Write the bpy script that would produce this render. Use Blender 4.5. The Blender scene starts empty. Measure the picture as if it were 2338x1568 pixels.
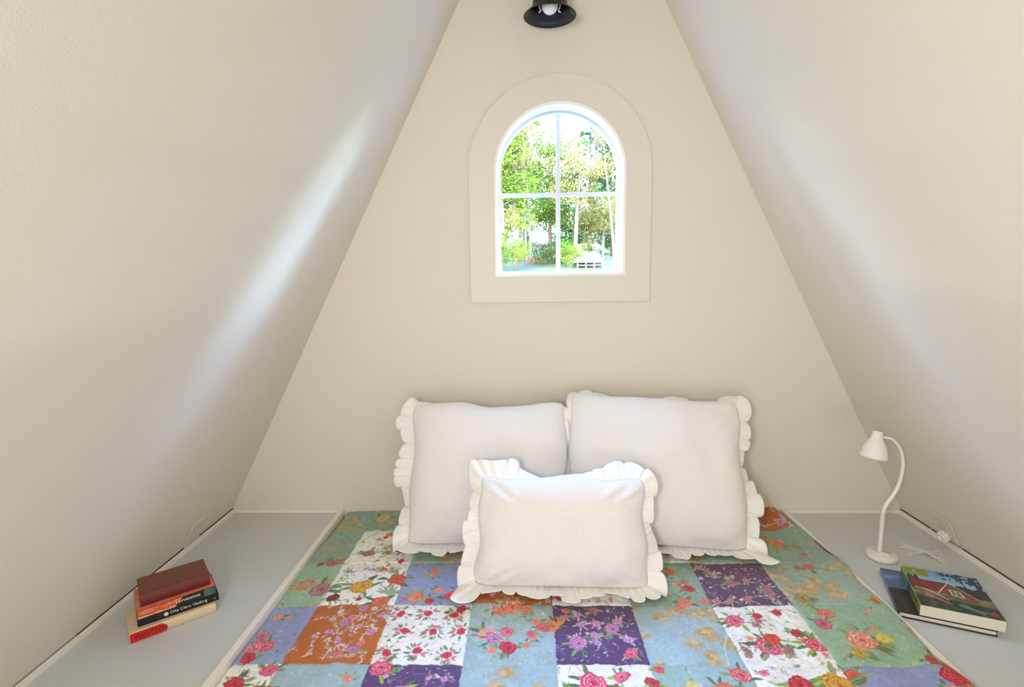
import bpy, bmesh, math, random
import numpy as np
from mathutils import Vector, Matrix
C = bpy.context.scene.collection
PI = math.pi
SC = bpy.context.scene

# ------------------------------------------------------------------ materials
def lin(c):
    return tuple((x/255/12.92) if x/255 <= .04045 else ((x/255+.055)/1.055)**2.4 for x in c)

def mat(name, rgb, rough=.6, bump=0, bscale=200, metal=0, mottle=0, mscale=6, coat=0, trans=0, sheen=0):
    m = bpy.data.materials.new(name); m.use_nodes = True
    nt = m.node_tree; b = nt.nodes['Principled BSDF']
    col = (*lin(rgb), 1)
    b.inputs['Base Color'].default_value = col
    b.inputs['Roughness'].default_value = rough
    b.inputs['Metallic'].default_value = metal
    if coat: b.inputs['Coat Weight'].default_value = coat
    if sheen: b.inputs['Sheen Weight'].default_value = sheen
    tc = nt.nodes.new('ShaderNodeTexCoord')
    if mottle:
        n = nt.nodes.new('ShaderNodeTexNoise'); n.inputs['Scale'].default_value = mscale; n.inputs['Detail'].default_value = 4
        nt.links.new(tc.outputs['Object'], n.inputs['Vector'])
        r = nt.nodes.new('ShaderNodeMapRange'); r.inputs[1].default_value = .3; r.inputs[2].default_value = .7
        r.inputs[3].default_value = 1-mottle; r.inputs[4].default_value = 1
        mx = nt.nodes.new('ShaderNodeVectorMath'); mx.operation = 'SCALE'; mx.inputs[0].default_value = col[:3]
        nt.links.new(n.outputs['Fac'], r.inputs[0]); nt.links.new(r.outputs[0], mx.inputs['Scale'])
        nt.links.new(mx.outputs[0], b.inputs['Base Color'])
    if bump:
        n = nt.nodes.new('ShaderNodeTexNoise'); n.inputs['Scale'].default_value = bscale; n.inputs['Detail'].default_value = 3
        nt.links.new(tc.outputs['Object'], n.inputs['Vector'])
        bp = nt.nodes.new('ShaderNodeBump'); bp.inputs['Strength'].default_value = bump; bp.inputs['Distance'].default_value = .002
        nt.links.new(n.outputs['Fac'], bp.inputs['Height']); nt.links.new(bp.outputs[0], b.inputs['Normal'])
    return m

M_wall = mat('wall_paint', (225, 220, 208), .75, bump=.25, bscale=260)
M_casing = mat('casing_paint', (224, 220, 209), .45)
M_trim = mat('trim_paint', (240, 235, 226), .42)
M_bead = mat('window_gasket', (176, 176, 196), .5)  # darker lavender stands for the step's shade line, washed out on the bright jamb
M_crack = mat('crack_brown', (78, 52, 30), .9)
M_ledge = mat('ledge_paint', (205, 210, 210), .38, bump=.08, bscale=90)
M_white = mat('window_white', (248, 248, 250), .35)
M_muntin = mat('muntin_white', (222, 230, 236), .4)
M_floor = mat('floor_boards', (196, 184, 168), .5, mottle=.3, mscale=8)
M_matt = mat('mattress_ticking', (225, 220, 210), .8)
M_metal = mat('black_metal', (22, 21, 19), .38, metal=.3)
M_metal_in = mat('black_metal_inner', (20, 18, 16), .3)
M_bulb = mat('opal_glass', (236, 236, 240), .12, coat=.5)
M_plastic = mat('white_plastic', (236, 236, 232), .22, coat=.3)
M_cord = mat('white_cord', (232, 230, 224), .5)
M_plate = mat('outlet_plastic', (214, 213, 200), .3)
M_slot = mat('slot_shadow', (150, 148, 138), .6)
M_page = mat('page_paper', (222, 210, 184), .8, bump=.6, bscale=500)
M_pagew = mat('page_white', (226, 222, 206), .8, bump=.6, bscale=500)
M_maroon = mat('maroon_cloth', (128, 70, 50), .45, bump=.4, bscale=700, mottle=.15)
M_maroonsp = mat('maroon_spine', (112, 34, 36), .42, bump=.4, bscale=700)
M_black = mat('black_cover', (22, 22, 22), .3)
M_cream = mat('cream_cover', (226, 204, 166), .45, mottle=.08)
M_txt = mat('white_print', (226, 226, 220), .5)
M_txtred = mat('dark_red_print', (92, 8, 12), .5)
M_txtred2 = mat('rust_print', (120, 56, 40), .5)
M_glassn = bpy.data.materials.new('window_glass'); M_glassn.use_nodes = True
_nt = M_glassn.node_tree; _nt.nodes.clear()
_o = _nt.nodes.new('ShaderNodeOutputMaterial'); _mx = _nt.nodes.new('ShaderNodeMixShader')
_t = _nt.nodes.new('ShaderNodeBsdfTransparent'); _g = _nt.nodes.new('ShaderNodeBsdfGlossy'); _g.inputs['Roughness'].default_value = .02
_mx.inputs[0].default_value = .04
_nt.links.new(_t.outputs[0], _mx.inputs[1]); _nt.links.new(_g.outputs[0], _mx.inputs[2]); _nt.links.new(_mx.outputs[0], _o.inputs[0])

def vcol_mat(name, rough=.7, bump=0, bscale=600, sheen=0, coat=0):
    m = bpy.data.materials.new(name); m.use_nodes = True
    nt = m.node_tree; b = nt.nodes['Principled BSDF']
    a = nt.nodes.new('ShaderNodeAttribute'); a.attribute_name = 'print'
    nt.links.new(a.outputs['Color'], b.inputs['Base Color'])
    b.inputs['Roughness'].default_value = rough; b.inputs['Coat Weight'].default_value = coat
    if sheen: b.inputs['Sheen Weight'].default_value = sheen
    if bump:
        tc = nt.nodes.new('ShaderNodeTexCoord')
        n = nt.nodes.new('ShaderNodeTexNoise'); n.inputs['Scale'].default_value = bscale; n.inputs['Detail'].default_value = 3
        nt.links.new(tc.outputs['Object'], n.inputs['Vector'])
        bp = nt.nodes.new('ShaderNodeBump'); bp.inputs['Strength'].default_value = bump; bp.inputs['Distance'].default_value = .001
        nt.links.new(n.outputs['Fac'], bp.inputs['Height']); nt.links.new(bp.outputs[0], b.inputs['Normal'])
    return m

# basket-weave (matelasse) white cotton
def weave_mat(name, rgb, strength):
    m = bpy.data.materials.new(name); m.use_nodes = True
    nt = m.node_tree; b = nt.nodes['Principled BSDF']
    b.inputs['Base Color'].default_value = (*lin(rgb), 1); b.inputs['Roughness'].default_value = .85
    b.inputs['Sheen Weight'].default_value = .15
    if not strength: return m
    N = nt.nodes.new; L = nt.links.new
    uv = N('ShaderNodeUVMap'); uv.uv_map = 'UVMap'
    mp = N('ShaderNodeMapping'); mp.inputs['Rotation'].default_value = (0, 0, PI/4); mp.inputs['Scale'].default_value = (1/.0072,)*3
    L(uv.outputs[0], mp.inputs[0])
    ck = N('ShaderNodeTexChecker'); ck.inputs['Scale'].default_value = 1
    L(mp.outputs[0], ck.inputs['Vector'])
    sp = N('ShaderNodeSeparateXYZ'); L(mp.outputs[0], sp.inputs[0])
    def bars(out):
        a = N('ShaderNodeMath'); a.operation = 'MULTIPLY'; a.inputs[1].default_value = PI*3; L(out, a.inputs[0])
        s = N('ShaderNodeMath'); s.operation = 'SINE'; L(a.outputs[0], s.inputs[0])
        c = N('ShaderNodeMath'); c.operation = 'ABSOLUTE'; L(s.outputs[0], c.inputs[0]); return c.outputs[0]
    def cell(out):
        a = N('ShaderNodeMath'); a.operation = 'MULTIPLY'; a.inputs[1].default_value = PI; L(out, a.inputs[0])
        s = N('ShaderNodeMath'); s.operation = 'SINE'; L(a.outputs[0], s.inputs[0])
        c = N('ShaderNodeMath'); c.operation = 'ABSOLUTE'; L(s.outputs[0], c.inputs[0]); return c.outputs[0]
    mx = N('ShaderNodeMix'); mx.data_type = 'FLOAT'
    L(ck.outputs['Fac'], mx.inputs[0]); L(bars(sp.outputs[0]), mx.inputs[2]); L(bars(sp.outputs[1]), mx.inputs[3])
    mm = N('ShaderNodeMath'); mm.operation = 'MINIMUM'; L(cell(sp.outputs[0]), mm.inputs[0]); L(cell(sp.outputs[1]), mm.inputs[1])
    pw = N('ShaderNodeMath'); pw.operation = 'POWER'; pw.inputs[1].default_value = .5; L(mm.outputs[0], pw.inputs[0])
    ml = N('ShaderNodeMath'); ml.operation = 'MULTIPLY_ADD'; ml.inputs[1].default_value = .4; L(mx.outputs[0], ml.inputs[0]); L(pw.outputs[0], ml.inputs[2])
    bp = N('ShaderNodeBump'); bp.inputs['Strength'].default_value = strength; bp.inputs['Distance'].default_value = .0014
    L(ml.outputs[0], bp.inputs['Height']); L(bp.outputs[0], b.inputs['Normal'])
    return m
M_weave = weave_mat('white_basketweave_cotton', (247, 246, 244), .75)
M_ruffle = weave_mat('white_ruffle_cotton', (247, 246, 244), 0)

# ------------------------------------------------------------------ object helpers
def tag(o, label=None, cat=None, group=None, kind=None):
    if label: o['label'] = label
    if cat: o['category'] = cat
    if group: o['group'] = group
    if kind: o['kind'] = kind
    return o
def empty(name, loc=(0, 0, 0), rz=0):
    o = bpy.data.objects.new(name, None); C.objects.link(o); o.location = loc; o.rotation_euler = (0, 0, rz)
    o.empty_display_size = .05; return o
def link(name, me, mats, parent=None, smooth=False):
    if not isinstance(mats, (list, tuple)): mats = [mats]
    for m in mats: me.materials.append(m)
    o = bpy.data.objects.new(name, me); C.objects.link(o)
    if parent: o.parent = parent
    if smooth: me.polygons.foreach_set('use_smooth', [True]*len(me.polygons))
    return o
def mesh(name, verts, faces, mats, parent=None, smooth=False):
    me = bpy.data.meshes.new(name); me.from_pydata([tuple(v) for v in verts], [], faces); me.update()
    return link(name, me, mats, parent, smooth)
def bmobj(name, bm, mats, parent=None, smooth=False):
    bmesh.ops.recalc_face_normals(bm, faces=bm.faces)
    me = bpy.data.meshes.new(name); bm.to_mesh(me); bm.free()
    return link(name, me, mats, parent, smooth)
def box(bm, x0, x1, y0, y1, z0, z1, bev=0, mtx=None):
    r = bmesh.ops.create_cube(bm, size=1)
    vs = r['verts']
    for v in vs:
        v.co = Vector((x0+(v.co.x+.5)*(x1-x0), y0+(v.co.y+.5)*(y1-y0), z0+(v.co.z+.5)*(z1-z0)))
    if bev:
        es = list({e for v in vs for e in v.link_edges})
        r2 = bmesh.ops.bevel(bm, geom=es, offset=bev, segments=2, affect='EDGES', profile=.5)
        vs = list({v for f in r2['faces'] for v in f.verts} | {v for v in vs if v.is_valid})
    if mtx is not None:
        for v in vs: v.co = mtx @ v.co
    return vs
def boxobj(name, b, m, parent=None, bev=0):
    bm = bmesh.new(); box(bm, *b, bev=bev); return bmobj(name, bm, m, parent)
def lathe(name, prof, m, parent=None, seg=48, mtx=None, cap=False):
    vs, fs = [], []
    n = len(prof)
    for i in range(seg):
        a = 2*PI*i/seg
        for r, z in prof: vs.append(Vector((r*math.cos(a), r*math.sin(a), z)))
    for i in range(seg):
        j = (i+1) % seg
        for k in range(n-1): fs.append((i*n+k, j*n+k, j*n+k+1, i*n+k+1))
    if mtx is not None: vs = [mtx @ v for v in vs]
    me = bpy.data.meshes.new(name); me.from_pydata([tuple(v) for v in vs], [], fs)
    bm = bmesh.new(); bm.from_mesh(me); bmesh.ops.remove_doubles(bm, verts=bm.verts, dist=1e-6)
    bmesh.ops.recalc_face_normals(bm, faces=bm.faces); bm.to_mesh(me); bm.free(); me.update()
    return link(name, me, m, parent, True)
def spline(pts, n=8):
    P = [Vector(p) for p in pts]; out = []
    for i in range(len(P)-1):
        p0 = P[max(i-1, 0)]; p1 = P[i]; p2 = P[i+1]; p3 = P[min(i+2, len(P)-1)]
        for k in range(n):
            t = k/n
            out.append(.5*((2*p1)+(-p0+p2)*t+(2*p0-5*p1+4*p2-p3)*t*t+(-p0+3*p1-3*p2+p3)*t**3))
    out.append(P[-1]); return out
def tube(name, pts, r, m, parent=None, seg=10, n=8, radii=None, smoothcurve=True):
    P = spline(pts, n) if smoothcurve else [Vector(p) for p in pts]
    vs, fs = [], []; up = Vector((0, 0, 1)); prev = None
    for i, p in enumerate(P):
        t = (P[min(i+1, len(P)-1)]-P[max(i-1, 0)]).normalized()
        if prev is None:
            a = t.orthogonal().normalized()
        else:
            a = (prev-t*prev.dot(t)).normalized()
        prev = a; b = t.cross(a)
        rr = r if radii is None else np.interp(i/(len(P)-1), np.linspace(0, 1, len(radii)), radii)
        for k in range(seg):
            th = 2*PI*k/seg; vs.append(p+a*rr*math.cos(th)+b*rr*math.sin(th))
    for i in range(len(P)-1):
        for k in range(seg):
            k2 = (k+1) % seg; fs.append((i*seg+k, i*seg+k2, (i+1)*seg+k2, (i+1)*seg+k))
    fs.append(tuple(range(seg-1, -1, -1))); fs.append(tuple((len(P)-1)*seg+k for k in range(seg)))
    return mesh(name, vs, fs, m, parent, True)
def grid_mesh(name, X, Y, Z, mats, parent=None, cols=None, uv=None, smooth=True):
    ny, nx = X.shape
    me = bpy.data.meshes.new(name)
    co = np.stack([X, Y, Z], -1).reshape(-1, 3).astype(np.float32)
    i = np.arange(nx*ny).reshape(ny, nx)
    q = np.stack([i[:-1, :-1], i[:-1, 1:], i[1:, 1:], i[1:, :-1]], -1).reshape(-1, 4).astype(np.int32)
    me.vertices.add(len(co)); me.vertices.foreach_set('co', co.ravel())
    me.loops.add(q.size); me.loops.foreach_set('vertex_index', q.ravel())
    me.polygons.add(len(q)); me.polygons.foreach_set('loop_start', np.arange(0, q.size, 4, dtype=np.int32))
    me.update(calc_edges=True)
    if uv is not None:
        l = me.uv_layers.new(name='UVMap'); u = np.stack(uv, -1).reshape(-1, 2)[q.ravel()].astype(np.float32)
        l.data.foreach_set('uv', u.ravel())
    if cols is not None:
        a = me.color_attributes.new('print', 'FLOAT_COLOR', 'POINT')
        c = np.ones((nx*ny, 4), np.float32); c[:, :3] = cols.reshape(-1, 3); a.data.foreach_set('color', c.ravel())
    return link(name, me, mats, parent, smooth)
def vnoise(X, Y, scale, seed):
    """smooth value noise in [-1,1]; scale = feature size in metres"""
    rs = np.random.RandomState(seed); G = rs.uniform(-1, 1, (256, 256))
    x = X/scale+40.3; y = Y/scale+57.7
    xi = np.floor(x).astype(int); yi = np.floor(y).astype(int)
    fx = x-xi; fy = y-yi; fx = fx*fx*(3-2*fx); fy = fy*fy*(3-2*fy)
    g = lambda a, b: G[b % 256, a % 256]
    return (g(xi, yi)*(1-fx)+g(xi+1, yi)*fx)*(1-fy)+(g(xi, yi+1)*(1-fx)+g(xi+1, yi+1)*fx)*fy
def text_mesh(s, size, extr=.0002):
    cu = bpy.data.curves.new('lettering', 'FONT'); cu.body = s; cu.size = size; cu.extrude = extr
    o = bpy.data.objects.new('lettering', cu); C.objects.link(o)
    dg = bpy.context.evaluated_depsgraph_get(); me = bpy.data.meshes.new_from_object(o.evaluated_get(dg))
    bpy.data.objects.remove(o); bpy.data.curves.remove(cu)
    return me

# ------------------------------------------------------------------ camera (z = 0 is the top of the ledge trim, floor is at -0.55)
FWD = Vector((-.0306, .9902, -.1364)).normalized()
R_ = Vector((.9994, .0289, -.0131)); R_ = (R_-FWD*R_.dot(FWD)).normalized(); U_ = R_.cross(FWD)
cam = bpy.data.cameras.new('camera'); co = bpy.data.objects.new('camera', cam); C.objects.link(co)
cam.sensor_width = 36; cam.lens = 1214.1/2338*36; cam.clip_start = .05; cam.clip_end = 500
mw = Matrix((( R_.x, U_.x, -FWD.x, -.1146), (R_.y, U_.y, -FWD.y, -1.9156), (R_.z, U_.z, -FWD.z, .8988), (0, 0, 0, 1)))
co.matrix_world = mw; SC.camera = co

# ------------------------------------------------------------------ the room
FZ = -.55; HW = 1.263; AZ = 2.4505; AX = .003; YB = -4.7
k_slope = (HW)/AZ
def xs(z): return HW-(HW-AX)*z/AZ        # |x| of the slope at height z (approx symmetric)
WC = (0, 1.17)                            # centre used to fan the gable around the window
def arch(hw, z0, zc):                     # outline function: radial distance along direction
    def f(a):
        dx, dz = math.cos(a), math.sin(a); best = 1e9
        # bottom
        if dz < -1e-9:
            t = (z0-WC[1])/dz; x = t*dx
            if abs(x) <= hw+1e-9: best = min(best, t)
        if abs(dx) > 1e-9:
            t = hw/abs(dx); z = WC[1]+t*dz
            if z0-1e-9 <= z <= zc+1e-9: best = min(best, t)
        # arc centre (0,zc) radius hw
        oz = WC[1]-zc; b = oz*dz; c = oz*oz-hw*hw; d = b*b-c
        if d > 0:
            t = -b+math.sqrt(d); z = WC[1]+t*dz
            if z >= zc-1e-9: best = min(best, t)
        return best
    return f
def poly_rad(poly):
    def f(a):
        dx, dz = math.cos(a), math.sin(a); best = 1e9
        for i in range(len(poly)):
            (x1, z1), (x2, z2) = poly[i], poly[(i+1) % len(poly)]
            ex, ez = x2-x1, z2-z1; den = dx*ez-dz*ex
            if abs(den) < 1e-12: continue
            t = ((x1)*ez-(z1-WC[1])*ex)/den; s = ((x1)*dz-(z1-WC[1])*dx)/den
            if t > 0 and -1e-9 <= s <= 1+1e-9: best = min(best, t)
        return best
    return f
def ring_solid(name, fi, fo, y0, y1, m, extra_angles, parent=None, smooth=False):
    an = sorted(set([round(2*PI*i/160, 6) for i in range(160)]+[round(a % (2*PI), 6) for a in extra_angles]))
    n = len(an); vs = []
    for a in an:
        for r in (fi(a), fo(a)):
            for y in (y0, y1): vs.append((r*math.cos(a), y, WC[1]+r*math.sin(a)))
    fs = []
    for i in range(n):
        j = (i+1) % n; A = i*4; B = j*4
        fs += [(A, A+2, B+2, B), (A+1, B+1, B+3, A+3), (A, B, B+1, A+1), (A+2, A+3, B+3, B+2)]
    bm = bmesh.new(); me = bpy.data.meshes.new(name); me.from_pydata(vs, [], fs); bm.from_mesh(me); bpy.data.meshes.remove(me)
    return bmobj(name, bm, m, parent, smooth)
def ang(x, z): return math.atan2(z-WC[1], x)
ZC = 1.2375
open_c = [(.229, .8766), (-.229, .8766), (.229, ZC), (-.229, ZC)]
trim_c = [(.316, .7855), (-.316, .7855), (.316, ZC), (-.316, ZC)]
gx = xs(FZ)+.02
gable = [(-gx, FZ), (gx, FZ), (AX+.01, AZ+.03), (AX-.01, AZ+.03)]
hole = arch(.231, .8746, ZC)
tag(ring_solid('wall_back', hole, poly_rad(gable), 0, .15, M_wall, [ang(*p) for p in open_c+gable]), kind='structure')
trim = tag(ring_solid('trim_1', arch(.229, .8766, ZC), arch(.316, .7855, ZC), -.014, -.0002, M_casing, [ang(*p) for p in open_c+trim_c]), kind='structure')
# window: jamb liner, stepped stop, sash ring, muntins, glass
win = empty('window_1', (0, 0, 0)); tag(win, kind='structure')
A4 = [ang(*p) for p in open_c]
ring_solid('jamb', arch(.2195, .8861, ZC), arch(.2288, .8768, ZC), -.012, .085, M_white, A4, win)
ring_solid('stop_bead', arch(.2175, .8881, ZC), arch(.2192, .8864, ZC), .068, .085, M_bead, A4, win)
ring_solid('jamb', arch(.213, .893, ZC), arch(.2288, .8768, ZC), .0852, .115, M_white, A4, win)
bm = bmesh.new(); box(bm, -.0078, .0078, .092, .108, .893, 1.4502); bmobj('muntin', bm, M_muntin, win)
for s in (-1, 1):
    bm = bmesh.new(); box(bm, min(s*.0079, s*.213), max(s*.0079, s*.213), .093, .107, 1.164, 1.1785); bmobj('muntin', bm, M_muntin, win)
gf = arch(.2128, .8932, ZC); N = 120; vs = [(gf(2*PI*i/N)*math.cos(2*PI*i/N), .1, WC[1]+gf(2*PI*i/N)*math.sin(2*PI*i/N)) for i in range(N)]
mesh('glass_pane', vs, [tuple(range(N))], M_glassn, win)
# slopes
for nm, s in (('wall_left', -1), ('wall_right', 1)):
    x0 = xs(FZ); nx, nz = AZ, HW-AX; l = math.hypot(nx, nz); nx /= l; nz /= l
    p = [(s*x0, FZ), (AX, AZ), (AX+s*nx*.1, AZ+nz*.1), (s*(x0+nx*.1), FZ+nz*.1)]
    vs = [(a, y, b) for y in (.15, YB) for a, b in p]
    bm = bmesh.new(); V = [bm.verts.new(v) for v in vs]
    for f in [(0, 1, 2, 3), (4, 5, 6, 7), (0, 1, 5, 4), (1, 2, 6, 5), (2, 3, 7, 6), (3, 0, 4, 7)]: bm.faces.new([V[i] for i in f])
    tag(bmobj(nm, bm, M_wall), kind='structure')
bm = bmesh.new()
bm.faces.new([bm.verts.new((a, YB, b)) for a, b in gable]); tag(bmobj('wall_front', bm, M_wall), kind='structure')
tag(boxobj('floor', (-1.75, 1.75, YB, .15, FZ-.05, FZ), M_floor), kind='structure')

# ------------------------------------------------------------------ ledges beside the bed
RX = .825; RW = .0175; LZ = -.012; LY = -2.3
def shelf(s, label):
    t = empty('built_in_ledge', (s*1.05, -1.1, FZ)); tag(t, label, 'ledge', 'built-in ledges along the sloping walls')
    def bb(name, x0, x1, y0, y1, z0, z1, m, bev=0):
        o = boxobj(name, (min(x0, x1), max(x0, x1), y0, y1, z0, z1), m, None, bev)
        o.parent = t; o.matrix_parent_inverse = Matrix.Translation(t.location).inverted(); return o
    bb('ledge_top', s*(RX+RW+.0002), s*(HW-.003), LY, -.0005, LZ-.018, LZ, M_ledge)
    bb('edge_rail', s*RX, s*(RX+RW), LY, -.0005, -.10, 0, M_trim, .0012)
    bb('side_panel', s*(RX+.004), s*(RX+RW), LY, -.0005, FZ, -.1002, M_trim)
    # strips against the wall and the slope
    bb('wall_strip', s*(RX+RW+.0003), s*(HW-.012), -.013, -.0004, LZ+.0003, .0015, M_trim, .001)
    x1 = s*(xs(LZ)-.0045); x0 = s*(xs(LZ)-.021)
    p = [(x0, LZ+.0003), (x1, LZ+.0003), (s*(xs(.006)-.0045), .003), (x0-s*.001, .001)]
    bm = bmesh.new(); V = [bm.verts.new((a, y, b)) for y in (-.0004, LY) for a, b in p]
    for f in [(0, 1, 2, 3), (4, 5, 6, 7), (0, 1, 5, 4), (1, 2, 6, 5), (2, 3, 7, 6), (3, 0, 4, 7)]: bm.faces.new([V[i] for i in f])
    o = bmobj('slope_strip', bm, M_trim); o.parent = t; o.matrix_parent_inverse = Matrix.Translation(t.location).inverted()
    # dark open joint behind the strip, uneven along its length
    segs = {1: [(-.012, -.145, .0042), (-.145, -.2, .0016), (-.2, -.235, .0038), (-.29, -.34, .0012), (-.34, -.56, .0026), (-.56, -1.2, .001)],
            -1: [(-.004, -.21, .0038), (-.23, -.265, .0022), (-.27, -.42, .0013), (-.42, -.56, .0009), (-.56, -.72, .0008)]}[s]
    bm = bmesh.new()
    for a, b, w in segs:
        za = .0035
        q = [(s*(xs(za)-w-.0004), a), (s*(xs(za)-.0004), a), (s*(xs(za)-.0004), b), (s*(xs(za)-w*.8-.0004), b)]
        lo = [bm.verts.new((x, y, za-.003)) for x, y in q]; hi = [bm.verts.new((x, y, za+.0006)) for x, y in q]
        bm.faces.new(hi); bm.faces.new(lo)
        for i in range(4): bm.faces.new([lo[i], lo[(i+1) % 4], hi[(i+1) % 4], hi[i]])
    o = bmobj('joint_crack', bm, M_crack); o.parent = t; o.matrix_parent_inverse = Matrix.Translation(t.location).inverted()
    o['label'] = 'thin dark open joint behind the strip'
    return t
shelf(-1, 'pale grey built-in ledge on the left of the bed, carrying the stack of novels')
shelf(1, 'pale grey built-in ledge on the right of the bed, carrying the white lamp')

# ------------------------------------------------------------------ bed under the quilt
bed = empty('bed', (0, -1, FZ)); tag(bed, 'low bed filling the recess between the two ledges, hidden under the floral quilt', 'bed')
def inbed(o): o.parent = bed; o.matrix_parent_inverse = Matrix.Translation(bed.location).inverted()
inbed(boxobj('bed_base', (-.80, .80, -2.0, -.02, FZ, -.33), M_trim, None, .004))
inbed(boxobj('mattress', (-.80, .80, -2.0, -.012, -.3295, -.075), M_matt, None, .03))

# ------------------------------------------------------------------ quilt print
PX = .0015; CX0, CX1, CY0, CY1 = -.875, .905, -1.10, .02
cw = int((CX1-CX0)/PX)+1; ch = int((CY1-CY0)/PX)+1
CAN = np.zeros((ch, cw, 3)); rnd = random.Random(7); nr = np.random.RandomState(11)
gx_, gy_ = np.meshgrid(CX0+np.arange(cw)*PX, CY0+np.arange(ch)*PX)
clip = [None]
def paint(cx, cy, ext, fn, col, op=1.0):
    i0 = max(int((cx-ext-CX0)/PX), 0); i1 = min(int((cx+ext-CX0)/PX)+2, cw); j0 = max(int((cy-ext-CY0)/PX), 0); j1 = min(int((cy+ext-CY0)/PX)+2, ch)
    if clip[0] is not None:
        a, b, c, d = clip[0]
        i0 = max(i0, int((a-CX0)/PX)+1); i1 = min(i1, int((b-CX0)/PX)+1); j0 = max(j0, int((c-CY0)/PX)+1); j1 = min(j1, int((d-CY0)/PX)+1)
    if i1 <= i0 or j1 <= j0: return
    al = np.clip(fn(gx_[j0:j1, i0:i1]-cx, gy_[j0:j1, i0:i1]-cy), 0, 1)[..., None]*op
    CAN[j0:j1, i0:i1] = CAN[j0:j1, i0:i1]*(1-al)+np.array(col)/255*al
def blob(cx, cy, rx, ry, a, col, op=1., wob=.12, soft=.0016, k=5):
    ph = rnd.random()*6; ph2 = rnd.random()*6; ca, sa = math.cos(a), math.sin(a)
    def fn(x, y):
        u = (x*ca+y*sa)/rx; v = (-x*sa+y*ca)/ry; th = np.arctan2(v, u); r = np.hypot(u, v)
        R = 1+wob*np.sin(k*th+ph)+wob*.6*np.sin((k*2+1)*th+ph2)
        return (R-r)*min(rx, ry)/soft+.5
    paint(cx, cy, max(rx, ry)*1.35+.002, fn, col, op)
def leaf(cx, cy, L, a, col, vein=None, w=.38):
    ca, sa = math.cos(a), math.sin(a)
    def fn(x, y):
        u = (x*ca+y*sa)/L; v = (-x*sa+y*ca)/L
        h = w*np.clip(u, 0, 1)**.6*np.clip(1-u, 0, 1)**.8
        return np.where((u > 0) & (u < 1), (h-np.abs(v))*L/.0012+.5, 0)
    paint(cx, cy, L*1.1, fn, col)
    if vein is not None: stroke([(cx, cy), (cx+ca*L*.9, cy+sa*L*.9)], .0008, vein)
def stroke(pts, w, col, op=1.):
    for (x1, y1), (x2, y2) in zip(pts[:-1], pts[1:]):
        dx, dy = x2-x1, y2-y1; l2 = dx*dx+dy*dy+1e-12; mx, my = (x1+x2)/2, (y1+y2)/2
        def fn(x, y):
            px = x+mx-x1; py = y+my-y1; t = np.clip((px*dx+py*dy)/l2, 0, 1)
            return (w-np.hypot(px-t*dx, py-t*dy))/.0012+.5
        paint(mx, my, math.sqrt(l2)/2+w+.003, fn, col, op)
def mixc(a, b, t): return tuple(a[i]*(1-t)+b[i]*t for i in range(3))
def rose(cx, cy, R, dark, mid, light, squash=.85, n=15):
    a0 = rnd.random()*6
    blob(cx, cy, R, R*squash, a0, mid, wob=.10, k=rnd.choice([4, 5, 6]))
    for i in range(n):
        t = i/n; rho = R*(.72*(1-t)); th = a0+i*2.4; pr = R*(.42-.22*t)
        x = cx+rho*math.cos(th); y = cy+rho*math.sin(th)*squash
        if R > .009:
            blob(x+math.cos(th)*pr*.18, y+math.sin(th)*pr*.18, pr*1.02, pr*.62, th+PI/2, mixc(dark, mid, rnd.random()*.5), wob=.08, k=3)
        blob(x, y, pr*.92, pr*.5, th+PI/2, mixc(mid, light, .2+.8*rnd.random()), wob=.1, k=3)
    blob(cx+R*.05, cy, R*.2, R*.13, a0, dark, k=3)
def daisy(cx, cy, R, pet, cen, n=6):
    a0 = rnd.random()*6
    for i in range(n):
        th = a0+i*2*PI/n; blob(cx+math.cos(th)*R*.58, cy+math.sin(th)*R*.58, R*.42, R*.24, th, mixc(pet, (255, 255, 255), rnd.random()*.25), k=3)
    blob(cx, cy, R*.2, R*.2, 0, cen, k=3)
def spray(cx, cy, R, greens, n=7, L=.5):
    for i in range(n):
        th = rnd.random()*2*PI; g = rnd.choice(greens)
        leaf(cx+math.cos(th)*R*.55, cy+math.sin(th)*R*.55, R*(L+.35*rnd.random()), th+rnd.uniform(-.5, .5), g, mixc(g, (255, 255, 230), .35))
GR = [(92, 118, 78), (120, 146, 92), (74, 98, 72), (148, 164, 110)]
GB = [(96, 150, 60), (130, 168, 60), (70, 120, 60), (160, 180, 80)]
PINK = ((188, 40, 76), (230, 110, 138), (252, 190, 200)); RED = ((150, 20, 36), (206, 44, 62), (240, 120, 126))
PEACH = ((190, 84, 62), (232, 140, 112), (250, 192, 166)); LIL = ((140, 70, 130), (206, 140, 190), (240, 200, 232)); ORG = ((170, 60, 20), (222, 110, 36), (240, 160, 80))
GOLD = ((176, 116, 20), (220, 160, 50), (244, 204, 110)); MAU = ((120, 70, 80), (180, 120, 120), (222, 178, 166))
WHITE = (240, 241, 237); AQUA = (164, 190, 198); AQG = (158, 182, 174); PERI = (146, 158, 200); PURP = (94, 68, 116); RUST = (186, 104, 42); SAGE = (152, 184, 156)
XE = [-.9, -.700, -.490, -.275, -.055, .158, .375, .588, .803, .93]; YE = [.05, -.155, -.370, -.577, -.800, -1.2]
LAY = [['aqf', 'aqf', 'aqg', 'white', 'peri', 'gold', 'green', 'rust', 'aqf'],
       ['sgold', 'wgrn', 'gold', 'purp', 'aqf', 'white', 'gold', 'aqpe', 'aqpe'],
       ['sage', 'wmix', 'periR', 'rustg', 'white', 'aqpe', 'purpm', 'gold', 'gold'],
       ['peri', 'rust', 'wred', 'aqr', 'purp', 'gold', 'wrose', 'sagep', 'sagep'],
       ['wred2', 'aqr2', 'purp', 'gold', 'wrose', 'aqf2', 'wbig', 'peri2', 'rust']]
rows_w = 0
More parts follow.
